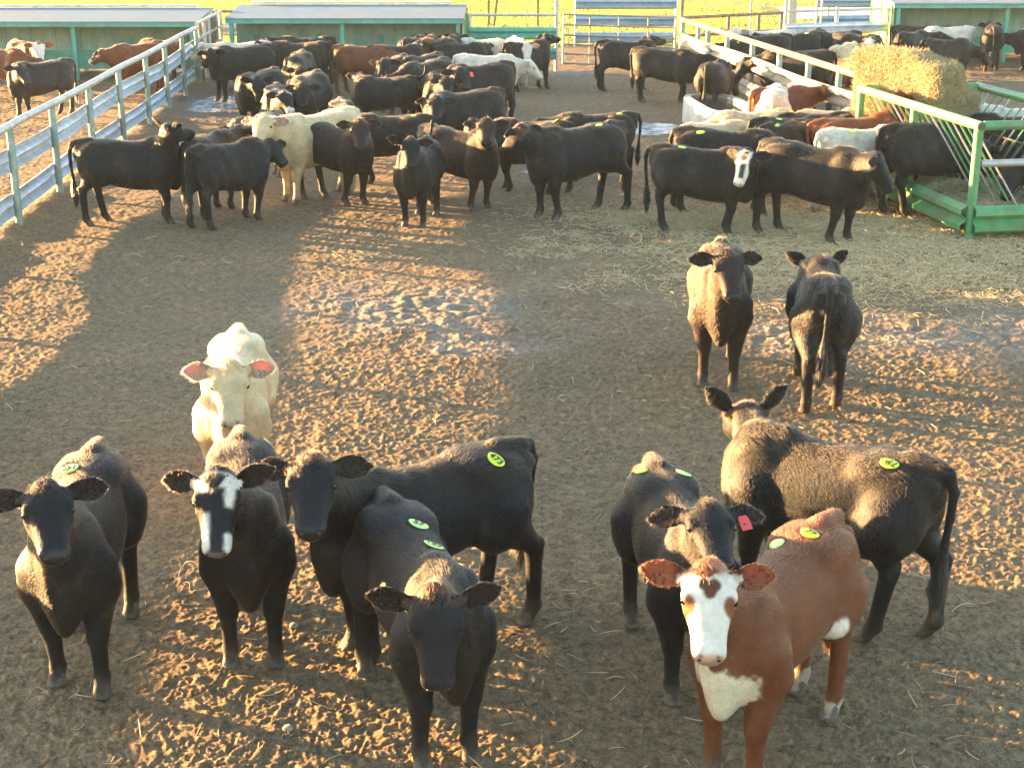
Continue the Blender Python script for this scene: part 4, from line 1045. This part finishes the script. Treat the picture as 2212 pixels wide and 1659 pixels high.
cow('F7', 'black', 'black calf with sticker 750 on its hip, turned away with both ears up', (-176, 26), lod=0, Rr=(1982, 990), W=(1668, 928), s=1.01, tags=[(-.42, .13, '750', Y, -.15)], npitch=.34, neck=.48, furlen=1.0, legs=[(.02, 0), (-.04, 0), (.16, 0), (-.10, 0)], ears=(.75, .8), earfw=(-.1, -.1), droop=-.25, poll=1, tail=.1)
cow('F8', 'red', 'red calf with white face and brown brow patch at the bottom right', (-5, 50), 'heart', lod=0, Rr=(1778, 1122), az=-36, s=.96, tags=[(-.30, .03, '77', Y, 1.2), (-.16, -.10, '', YP, 1.0)], npitch=.14, neck=.47, furlen=.85, ears=(-.02, .1), droop=.2)
# middle, single animals
cow('M9', 'blackbrown', 'brownish black calf walking towards the camera with a bright yellow sticker on its rump', (20, 55), lod=0, FH=(1550, 838), Rr=(1558, 512), s=1.0, tags=[(-.55, .06, '', Y, 1.5), (-.50, -.07, '', Y, 1.5)], npitch=.18, legs=[(.05, 0), (-.06, 0), (.0, 0), (-.1, 0)], fur=30000)
cow('M10', 'black', 'black calf seen from behind with its tail hanging straight, right of the brownish calf', (176, 48), lod=0, HH=(1772, 886), az=173, s=1.0, npitch=.06, legs=[(.0, 0), (0, 0), (-.12, 0), (.10, 0)], fur=30000, ears=(.3, .5), droop=-.3, tail=.12)
# front row of the main herd
cow('H11', 'black', 'black calf in profile beside the guardrail fence with its head lifted and turned away', (140, 8), W=(336, 303), Rr=(192, 302), npitch=.62, legs=[(0, 0), (.05, 0), (.18, 0), (-.04, 0)], tail=-.25, ears=(.35, .35), droop=-.2, neck=.42)
cow('H12', 'black', 'black calf from behind, half hidden between two black calves by the guardrail fence', (160, 40), HH=(422, 476), az=164, s=.97)
cow('H13', 'black', 'black calf near the guardrail fence looking right at the cream calf, tail to the camera', (62, 28), HH=(441, 498), FHd=(517, 481), s=.98, npitch=.10, tail=.1)
cow('H14', 'cream', 'cream calf in profile facing left among the black calves', (-48, 55), W=(642, 253), Rr=(738, 236), npitch=.12, tags=[])
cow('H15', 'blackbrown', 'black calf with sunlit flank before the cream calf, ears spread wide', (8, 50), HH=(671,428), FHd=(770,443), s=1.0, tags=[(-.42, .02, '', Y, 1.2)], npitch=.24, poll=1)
cow('H16', 'black', 'black calf in profile behind the wide eared calf, sticker on its sunlit rump', (-100, 40), W=(800, 251), Rr=(902, 249), tags=[(-.42, .06, '', Y, .5)])
cow('H17', 'black', 'small black calf with tail flicked up facing the camera at the front of the herd', (-6, 46), FH=(893, 492), Rr=(926, 294), s=.94, tailflick=.15, npitch=.22, ears=(-.05, .5), droop=.15, fur=20000)
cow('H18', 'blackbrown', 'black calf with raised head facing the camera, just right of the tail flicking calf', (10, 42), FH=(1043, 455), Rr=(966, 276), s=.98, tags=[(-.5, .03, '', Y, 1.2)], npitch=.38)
cow('H19', 'black', 'long black calf in full profile with its nose pointing left, centre of the herd', (-88, 34), W=(1180, 282), Rr=(1328, 264), npitch=.06, tags=[(-.30, .07, '', Y, .5)], legs=[(-.06, 0), (.04, 0), (-.14, 0), (.12, 0)], poll=1)
cow('H20', 'black', 'black calf mostly hidden behind the long black calf, yellow sticker on its back', (-70, 55), W=(1112, 262), Rr=(1194, 263), tags=[(-.45, .02, '', Y, .5)], s=.95)
cow('H21', 'black', 'black calf behind the long black calf with sunlit rump and its head held low', (-100, 30), W=(1248, 248), Rr=(1342, 244), tags=[(-.40, .08, '', Y, .5)], npitch=.05)
cow('H22', 'black', 'stout black calf facing left amid the herd, its face to the camera', (-10, 50), W=(968, 203), Rr=(1052, 193), npitch=.10, s=1.05, fat=1.05)
cow('H23', 'black', 'black calf with white face and dark brow spot, standing by the straw litter', (8, 54), 'ring', HH=(1428,500), az=76, s=1.0, npitch=.05, tags=[(-.28, -.04, '', Y, .2)], fur=26000, poll=0)
cow('H24', 'black', 'black calf with yellow sticker on its flank just behind the white faced one', (85, 50), W=(1630, 286), Rr=(1494, 277), tags=[(-.35, -.16, '', Y, .3)], s=1.04, npitch=-.1)
cow('H25', 'black', 'black calf in profile near the green feeder reaching its head low', (82, 48), W=(1832, 325), Rr=(1675, 303), npitch=-.12, legs=[(.0, .0), (-.10, 0), (.04, 0), (-.10, 0)], s=1.08)
cow('H26', 'black', 'black calf leaning into the green feeder with its head down in the hay', (110, 70), W=(2050, 268), Rr=(1968, 268), npitch=-.55, s=1.12, bp=-4, tail=.0, legs=[(.10, 0), (.05, 0), (.0, 0), (.12, 0)])
cow('H27', 'cream', 'cream calf with sticker facing left behind the black calves by the feeder', (-92, 30), W=(1585, 244), Rr=(1676, 238), npitch=-.20, tags=[(-.42, .10, '', Y, .3)])
cow('H27b', 'cream', 'pale calf of which only the back line shows above the stickered black calf', (60, 40), W=(1570, 266), Rr=(1506, 268), s=.9, npitch=-.2)
cow('H28', 'white', 'white calf seen from behind against the sunlit guardrail', (165, 30), Rr=(1673, 196), az=168, s=1.0, npitch=.05)
cow('H29', 'red', 'red calf along the sunlit guardrail behind the white calf', (85, 30), W=(1712, 190), Rr=(1652, 192), s=.95)
cow('H30', 'black', 'black calf facing the feeder with two yellow stickers, behind the red one', (95, 40), W=(1745, 255), Rr=(1664, 255), tags=[(-.5, .0, '', Y, .3), (-.3, -.1, '', Y, .3)], s=.98)
cow('H31', 'black', 'black calf squeezed beside the sticker red calf, rump to the left', (100, 40), W=(1748, 264), Rr=(1672, 268), tags=[(-.45, -.08, '', Y, .3)], s=.95)
cow('H32', 'darkred', 'dark red calf with a yellow sticker queuing at the feeder', (95, 40), W=(1806, 264), Rr=(1720, 265), tags=[(-.32, -.02, '', Y, .3)])
cow('H33', 'red', 'large red calf with its front raised and head pushed into the hay bale', (75, 18), pos=(5.22, 22.0), npitch=.30, s=1.0, bp=-6, az=94)
cow('H34', 'white', 'white calf facing the feeder with a green sticker on its side', (95, 40), W=(1918, 277), Rr=(1795, 281), tags=[(-.30, -.13, '', Y, .3)], s=1.04, npitch=-.2)
cow('H35', 'black', 'small black calf wedged between the white calf and the profile calf at the feeder', (95, 40), W=(1936, 300), Rr=(1866, 299), s=.9, npitch=-.2)
cow('H36', 'cream', 'cream calf of which only the back shows behind the dark red calf', (95, 40), W=(1832, 239), Rr=(1752, 240), s=.95, npitch=-.3)
cow('H37', 'black', 'black calf between the cream back and the dark red calf near the feeder', (95, 40), W=(1800, 247), Rr=(1722, 246), s=.95, tags=[(-.45, .02, '', Y, .3)], npitch=-.3)
cow('H38', 'white', 'white calf with a closed eye on the far side of the green feeder', (-62, 42), pos=(7.95, 23.4), az=-95, s=1.0, npitch=.02)
cow('H39', 'black', 'black calf behind the front rail of the green feeder', (-95, 60), W=(2150, 252), Rr=(2262, 250), npitch=-.5, s=1.08)
cow('H40', 'black', 'black calf at the right edge with tan lit ear eating from the feeder floor', (-70, 55), pos=(7.62, 19.75), az=-92, npitch=-.5, neck=.55, s=1.0)
# back of the main pen
cow('B41', 'black', 'black calf in profile in front of the pipe gate looking to the field', (125, 5), W=(1376, 86), Rr=(1309, 88), az=94, npitch=.35, s=1.0)
cow('B42', 'black', 'black calf in profile by the concrete water tank with its head behind the guardrail', (120, 20), W=(1466, 110), Rr=(1394, 104), npitch=.05, tail=.1)
cow('B43', 'black', 'black calf drinking at the concrete water tank, seen from behind', (130, 60), Rr=(1532, 138), az=158, npitch=-.4)
cow('B44', 'white', 'white calf facing the camera beside the tall fence post', (8, 40), FH=(1124, 194), az=8, s=.98, npitch=.22)
cow('B45', 'black', 'black calf with lifted head behind the white calf by the tall fence post', (130, 5), W=(1158, 91), Rr=(1110, 92), npitch=.5, s=.98)
cow('B46', 'white', 'white calf facing right behind the black calf with the orange ear tag', (80, 45), W=(1088, 121), Rr=(1003, 119), npitch=.0)
cow('B47', 'black', 'black calf with an orange ear tag turning towards the camera', (-18, 45), W=(1040, 146), Rr=(1086, 134), eartag=(0, 'orangetag', ''), npitch=.0, az=-58)
cow('B48', 'black', 'black calf in profile facing right in front of the pale calf at the shelter corner', (85, 25), W=(1022, 95), Rr=(956, 93), npitch=.05)
cow('B49', 'white', 'pale calf at the corner of the middle shelter with both ears up', (-60, 10), W=(1010, 85), Rr=(1078, 86), npitch=.2, ears=(.5, .5), droop=-.2)
cow('B50', 'red', 'red calf in profile with sticker in front of the middle shelter', (80, 50), 'hereford', W=(816, 101), Rr=(744, 98), tags=[(-.42, -.06, '', Y, .3)], npitch=-.15)
cow('B51', 'black', 'black calf with a white face beside the head of the red calf', (25, 48), 'whiteface', W=(866, 100), Rr=(838, 98), s=.95, npitch=.05)
cow('B52', 'black', 'black calf at the middle shelter trough, left of the dark red rump', (170, 50), Rr=(878, 84), az=165, s=1.)
cow('B53', 'darkred', 'dark red calf seen from behind at the middle shelter trough', (175, 50), Rr=(918, 84), az=175, s=1.0)
cow('B54', 'black', 'black calf at the trough right of the dark red rump', (175, 50), Rr=(960, 84), az=170, s=1.0, tags=[(-.5, 0, '', Y, 1.5)])
cow('B55', 'black', 'black calf facing left with a strip of sun along its back and curled tail', (-42, 52), W=(800, 168), Rr=(874, 166), npitch=.0, tailflick=-.1)
cow('B56', 'black', 'black calf with arched back lowering its head behind the sun striped calf', (-50, 50), W=(893, 139), Rr=(952, 127), npitch=-.1)
cow('B57', 'black', 'black calf looking at the camera past the lowered head of its neighbour', (-14, 46), Rr=(862, 121), W=(846, 128), s=.98, npitch=.0)
cow('B58', 'black', 'black calf with a pale mark on its rump behind the arched back calf', (-50, 50), W=(896, 124), Rr=(934, 116), s=.98, npitch=-.1)
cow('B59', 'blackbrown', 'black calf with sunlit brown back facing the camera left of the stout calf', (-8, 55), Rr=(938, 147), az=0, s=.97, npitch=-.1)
cow('B59b', 'black', 'black calf with sticker looking over the back of the stout calf', (2, 45), Rr=(992, 163), az=-28, s=.95, npitch=.05, tags=[(-.3, .0, '', YP, .5)])
cow('B60', 'black', 'black calf in profile facing the guardrail fence end by the shelter gap', (-82, 42), W=(484, 103), Rr=(572, 97), npitch=.0, s=1.05)
cow('B60b', 'white', 'white legged pale calf standing behind the profile calf at the shelter gap', (-80, 40), W=(528, 90), Rr=(566, 90), s=.95, az=-70)
cow('B61', 'black', 'black calf facing left in front of the middle shelter, nose at its neighbour', (-85, 45), W=(610, 93), Rr=(692, 92), s=1.03)
cow('B62', 'black', 'black calf with a sticker at the trough behind its left facing neighbour', (-80, 45), W=(628, 82), Rr=(698, 80), tags=[(-.42, .08, '', Y, .3)], s=1.0)
cow('B63', 'blackbrown', 'calf with sun brown rump facing the camera in front of the left facing pair', (-14, 55), Rr=(653, 110), az=-3, s=1.0, npitch=-.1)
cow('B64', 'black', 'black calf near the pale puddle lowering its head to the left', (-20, 68), Rr=(590, 148), az=-22, s=1.0, npitch=-.35)
cow('B65', 'black', 'black calf with a white brow mark lowering its head behind the cream calf', (16, 62), 'blaze', Rr=(597, 182), az=8, s=.95, npitch=-.2)
cow('B66', 'black', 'black calf facing the camera just right of the white browed one', (-8, 62), Rr=(684, 154), az=-12, s=1.05, npitch=-.15, ears=(0, -.1))
cow('B67', 'black', 'black calf with pale stickers, its rump rising behind the cream calf', (0, 60), Rr=(735, 214), az=12, s=.92, npitch=-.2, tags=[(-.4, .04, '', YP, 1.), (-.25, .04, '', YP, 1.)])
cow('B68', 'tan', 'tan brown calf hidden behind the head of the cream calf', (-40, 60), Rr=(592, 241), az=-30, s=.9, npitch=-.3)
# pen left of the guardrail fence
cow('L69', 'red', 'red calf with a white face looking into the pen at the far left', (16, 46), 'whiteface', W=(62, 95), Rr=(34, 88), npitch=.1, s=1.0, az=38)
cow('L70', 'red', 'red calf cut by the left edge in front of the left shelter', (110, 50), W=(28, 108), Rr=(-40, 102), npitch=-.2, s=1.0)
cow('L71', 'grey', 'blue black calf facing left in the side pen with a pale throat', (-40, 52), W=(92, 140), Rr=(136, 129), npitch=.05, az=-50, s=.98)
cow('L72', 'red', 'red calf with a mottled white face pushing forward at the left shelter', (-80, 22), 'mottle', W=(262, 99), Rr=(338, 90), npitch=.0, s=1.0)
cow('L73', 'brown', 'dark brown calf behind the guardrail fence at the left shelter', (-85, 50), W=(316, 87), Rr=(384, 89), npitch=-.2, s=1.0)
# pen right of the sunlit guardrail
cow('P74', 'white', 'white calf facing left at the back of the right hand pen', (-80, 45), W=(1614, 68), Rr=(1692, 66), npitch=.0)
cow('P75', 'black', 'black calf in the right hand pen in front of the white one', (-85, 50), W=(1634, 82), Rr=(1690, 74), npitch=-.1, az=-75)
cow('P76', 'black', 'black calf with a pale sticker in the middle of the right hand pen', (-85, 40), W=(1690, 74), Rr=(1748, 70), tags=[(-.3, .12, '', YP, .3)])
cow('P77', 'black', 'black calf of the right hand pen facing the camera with sunlit neck', (5, 45), Rr=(1768, 62), W=(1757, 70), npitch=.05, s=.98, tags=[(-.5, 0, '', Y, 1.)])
cow('P78', 'black', 'black calf directly behind the white faced one in the pen right of the sunlit guardrail', (-60, 30), W=(1786, 72), Rr=(1834, 68), npitch=.1, s=.98)
cow('P79', 'black', 'black calf with a white face beside the hay bale in the right hand pen', (10, 46), 'whiteface', W=(1850, 78), Rr=(1818, 71), npitch=.0, s=1.0, az=45)
cow('P80', 'cream', 'cream calf showing only its rump above the red back in the right hand pen', (150, 50), Rr=(1808, 100), az=150, s=.9)
cow('P81', 'red', 'red calf with a sticker between the sunlit rail and the hay bale', (-95, 50), W=(1806, 124), Rr=(1858, 128), tags=[(-.3, .05, '', Y, .3)], npitch=-.2)
cow('P82', 'black', 'long black calf standing along the far side of the sunlit guardrail', (-85, 50), W=(1672, 109), Rr=(1786, 111), npitch=-.1, s=1.12)
cow('P83', 'black', 'black calf facing right behind the hay bale', (85, 15), W=(1996, 68), Rr=(1945, 72), npitch=.15)
cow('P84', 'white', 'white calf behind the hay bale in front of the right shelter', (-85, 50), W=(2024, 60), Rr=(2082, 58), npitch=-.1)
cow('P85', 'blackbrown', 'dark calf with sunlit flank just behind the hay bale', (80, 55), W=(2072, 86), Rr=(2012, 85), npitch=-.2)
cow('P86', 'black', 'black calf seen from behind at the right shelter trough', (178, 50), Rr=(2148, 57), az=165, s=1.0)
cow('P87', 'black', 'black calf cut by the right edge in front of the right shelter', (-80, 40), W=(2222, 66), Rr=(2290, 66), npitch=.0)
cow('P88', 'black', 'small black calf by the right shelter corner, left of the white calf', (60, 40), W=(1994, 58), Rr=(1956, 56), s=.92, npitch=.1)
def cam_ray(px):
    q = at(px[0], px[1], 0.); cpos = np.array((0, 0, CAMH)); d = np.array(q)-cpos
    return cpos, d/np.linalg.norm(d)
def sphere_hit(C, r, px, want):
    # point on the sphere round C seen at the pixel; the hit lying closest to direction `want`
    o, d = cam_ray(px); t0 = (C-o)@d; m = o+d*t0; e = np.linalg.norm(m-C)
    if e >= r*.995: h = [(m-C)/e]
    else:
        k = math.sqrt(r*r-e*e); h = [(m-d*k-C)/r, (m+d*k-C)/r]
    return max(h, key=lambda v: v@want)
def solve_head(c, s, o, rz):
    """aim neck and head so that poll and nose stand where the photo shows them"""
    poll, nose = PN[c['key']]; cr, sr = math.cos(rz), math.sin(rz)
    toL = np.array([[cr, sr, 0], [-sr, cr, 0], [0, 0, 1]])
    zb = .5*s*math.sin(R(abs(c.get('bp', 0))))*2
    C = np.array([o.x+cr*.46*s, o.y+sr*.46*s, .96*s+zb]); Ln = c.get('neck', .50)
    fw = toL.T@np.array([.9, 0, .35])
    v = toL@sphere_hit(C, (Ln+.03)*s, poll, fw)
    npit = max(-.85, min(.95, math.asin(max(-1, min(1, v[2]))))); ny = max(-1.25, min(1.25, math.atan2(v[1], v[0])))
    c['npitch'], c['nyaw'] = npit, ny
    pw = np.array([math.cos(ny)*math.cos(npit), math.sin(ny)*math.cos(npit), math.sin(npit)])
    if nose:
        hd = rotm(c['hyaw'], c['hpitch'])[:, 0]
        h = toL@sphere_hit(C+toL.T@pw*Ln*s, .43*s, nose, toL.T@hd)
        c['hyaw'] = math.atan2(h[1], h[0]); c['hpitch'] = max(-.5, min(1.3, math.asin(max(-1, min(1, -h[2])))))
        print('HEAD', c['key'], 'neck %.0f/%.0f' % (math.degrees(npit), math.degrees(ny)), 'head yaw %.0f pitch %.0f' % (math.degrees(c['hyaw']), math.degrees(c['hpitch'])))
def place_herd(only=None, verbose=True):
    objs = {}
    for i, c in enumerate(HERD):
        if only and c['key'] not in only: continue
        rng = random.Random(1000+i)
        s = c.get('s'); est = None
        if 'W' in c and 'Rr' in c:
            a0, b0 = at(*c['W'], 0), at(*c['Rr'], 0); a = (a0-b0).length/CAMH
            est = a*CAMH/(.90+1.135*a)
            if s is None: s = min(1.1, max(.93, est))
        s = s or 1.
        p = {}
        for k_, src in (('W', 'W'), ('R', 'Rr'), ('FH', 'FH'), ('HH', 'HH'), ('FHd', 'FHd')):
            if src in c: p[k_] = at(*c[src], HZ.get(k_, (0, 0))[1]*s)
        if 'az' in c: d = az_dir(c['az'])
        elif 'W' in p: d = (p['W']-p['R']).xy.normalized()
        elif 'FH' in p: d = (p['FH']-p['R']).xy.normalized()
        else: d = (p['FHd']-p['HH']).xy.normalized()
        if 'pos' in c: o = Vector(c['pos'])
        elif 'W' in p and 'R' in p and 'az' not in c: o = (p['W']+p['R']).xy/2-d*(-.07*s)
        else:
            k_ = 'FH' if 'FH' in p else 'HH' if 'HH' in p else 'R' if 'R' in p else 'W'
            o = p[k_].xy-d*(HZ[k_][0]*s)
        L = None
        if verbose:
            if 'FH' in p and 'R' in p: L = (p['FH']-p['R']).xy.length/.95
            baz = math.degrees(math.atan2(d.x, -d.y))
            print('COW', c['key'], 's=%.2f' % s, 'est=%s' % (est and round(est, 2)), 'fhlen=%s' % (L and round(L, 2)), 'az=%.0f' % baz, 'pos=(%.2f,%.2f)' % (o.x, o.y))
        rz = math.atan2(d.y, d.x)
        baz = math.degrees(math.atan2(d.x, -d.y))
        ha, hp = c['head'] if c['head'] else (baz, 35)
        rel = (ha-baz+180) % 360-180          # azimuth grows counter-clockwise seen from above, as does yaw
        rel = max(-150, min(150, rel)); relr = R(rel)
        c['hyaw'] = relr; c['hpitch'] = R(hp); c.setdefault('npitch', .25)
        c['nyaw'] = c.get('nyaw', max(-1.15, min(1.15, relr*.58)))
        if c['key'] in PN: solve_head(c, s, o, rz)
        if 'legs' not in c: c['legs'] = [(rng.uniform(-.13, .11), rng.uniform(-.025, .025)) for _ in range(2)]+[(rng.uniform(-.14, .16), rng.uniform(-.025, .025)) for _ in range(2)]
        c.setdefault('fat', (.80 if c['lod'] == 0 else .91)*rng.uniform(.95, 1.05)); c.setdefault('belly', (.055 if c['lod'] == 0 else .0)+rng.uniform(-.012, .018))
        c.setdefault('tail', rng.uniform(-.15, .15))
        ob = build_cow(c, s, (o.x, o.y, 0.), rz, c['lod'], i)
        if c.get('bp'):
            ob.rotation_euler = (0, R(c['bp']), rz); ob.location.z = .5*s*math.sin(R(abs(c['bp'])))
        tag(ob, c['label'], 'calf', 'calves in the feedlot pens')
        objs[c['key']] = ob
    return objs

PN = {'F1': ((100, 1030), (118, 1195)), 'F2': ((468, 1028), (465, 1192)), 'F3': ((495, 792), (500, 915)), 'F4': ((668, 1000), (670, 1145)), 'F5': ((938, 1288), (948, 1500)), 'F6': ((1528, 1090), (1557, 1212)), 'F7': ((1612, 885), None), 'F8': ((1527, 1232), (1533, 1420)), 'M9': ((1570, 552), (1587, 640)), 'M10': ((1768, 570), None), 'H11': ((362, 274), None), 'H13': ((584, 310), (616, 349)), 'H14': ((568, 258), (554, 304)), 'H15': ((776, 265), (781, 318)), 'H17': ((886, 304), (888, 357)), 'H18': ((1051, 262), (1050, 307)), 'H19': ((1122, 278), (1084, 320)), 'H22': ((943, 216), (940, 255)), 'H23': ((1596, 331), (1592, 398)), 'H25': ((1896, 341), (1936, 410)), 'B41': ((1400, 82), None), 'B44': ((1138, 98), (1139, 130)), 'B45': ((1180, 78), None), 'B47': ((1013, 153), (1008, 187)), 'B51': ((876, 95), (887, 121)), 'B55': ((779, 163), (773, 203)), 'B57': ((830, 132), (823, 160)), 'B59': ((936, 186), (931, 214)), 'B59b': ((966, 172), (964, 205)), 'B60': ((453, 112), (441, 138)), 'B63': ((651, 152), (650, 182)), 'B64': ((558, 172), (563, 222)), 'B65': ((614, 202), (630, 240)), 'B66': ((653, 188), (652, 228)), 'L69': ((84, 96), (87, 131)), 'L71': ((67, 143), (62, 178)), 'L72': ((217, 113), (192, 132)), 'H38': ((2090, 212), (2046, 246)), 'H40': ((2180, 372), (2172, 425)), 'P74': ((1596, 67), (1585, 93)), 'P79': ((1866, 86), (1860, 115)), 'H33': ((1962, 203), (1992, 226)), 'B48': ((1046, 97), (1062, 113))}

# ------------------------------------------------------------------ light, sky, camera
def light_and_camera(sun_e=5., sky=.085, exposure=3.8):
    w = bpy.data.worlds.new('World'); scene.world = w; w.use_nodes = True
    nt = w.node_tree; bg = nt.nodes['Background']; sk = nt.nodes.new('ShaderNodeTexSky')
    sk.sky_type = 'NISHITA'; sk.sun_disc = False; sk.sun_elevation = SUN_EL
    sk.sun_rotation = math.atan2(SUN_AZ[0], SUN_AZ[1]); sk.air_density = 1.; sk.dust_density = 1.; sk.ozone_density = 1.
    nt.links.new(sk.outputs[0], bg.inputs[0]); bg.inputs[1].default_value = sky
    l = bpy.data.lights.new('sun', 'SUN'); l.energy = sun_e; l.angle = R(.5); l.color = (1., .58, .235)
    lo = bpy.data.objects.new('sun', l); COL.objects.link(lo)
    v = Vector((SUN_AZ[0]*math.cos(SUN_EL), SUN_AZ[1]*math.cos(SUN_EL), math.sin(SUN_EL)))
    lo.rotation_euler = v.to_track_quat('Z', 'Y').to_euler(); lo.location = (-20, 10, 12)
    cd = bpy.data.cameras.new('camera'); co = bpy.data.objects.new('camera', cd); COL.objects.link(co)
    co.location = (0, 0, CAMH); co.rotation_euler = (math.pi/2-PITCH, 0, 0); cd.sensor_width = 36; cd.lens = 36*FPX/2212; cd.clip_end = 1500; cd.clip_start = .1
    scene.camera = co
    vs = scene.view_settings; vs.view_transform = 'Standard'; vs.look = 'None'; vs.exposure = exposure; vs.gamma = 1
    scene.cycles.use_denoising = True; scene.cycles.max_bounces = 6; scene.cycles.diffuse_bounces = 3; scene.cycles.glossy_bounces = 2; scene.cycles.transmission_bounces = 2
    scene.cycles.caustics_reflective = False; scene.cycles.caustics_refractive = False

def haze(density=.00036, aniso=0., c=(.66, .84, 1.)):
    m = bpy.data.materials.new('haze'); m.use_nodes = True; nt = m.node_tree; nt.nodes.clear()
    out = nt.nodes.new('ShaderNodeOutputMaterial'); v = nt.nodes.new('ShaderNodeVolumePrincipled')
    v.inputs['Density'].default_value = density; v.inputs['Color'].default_value = (*c, 1); v.inputs['Anisotropy'].default_value = aniso
    nt.links.new(v.outputs[0], out.inputs['Volume'])
    mb = MB(); mb.box((-320, -130, -1.4), (320, 520, 6.4)); o = mb.build('haze', m); tag(o, kind='stuff', label='thin cold morning haze hanging over the pens')
build_setting()
place_herd()
light_and_camera()
haze()
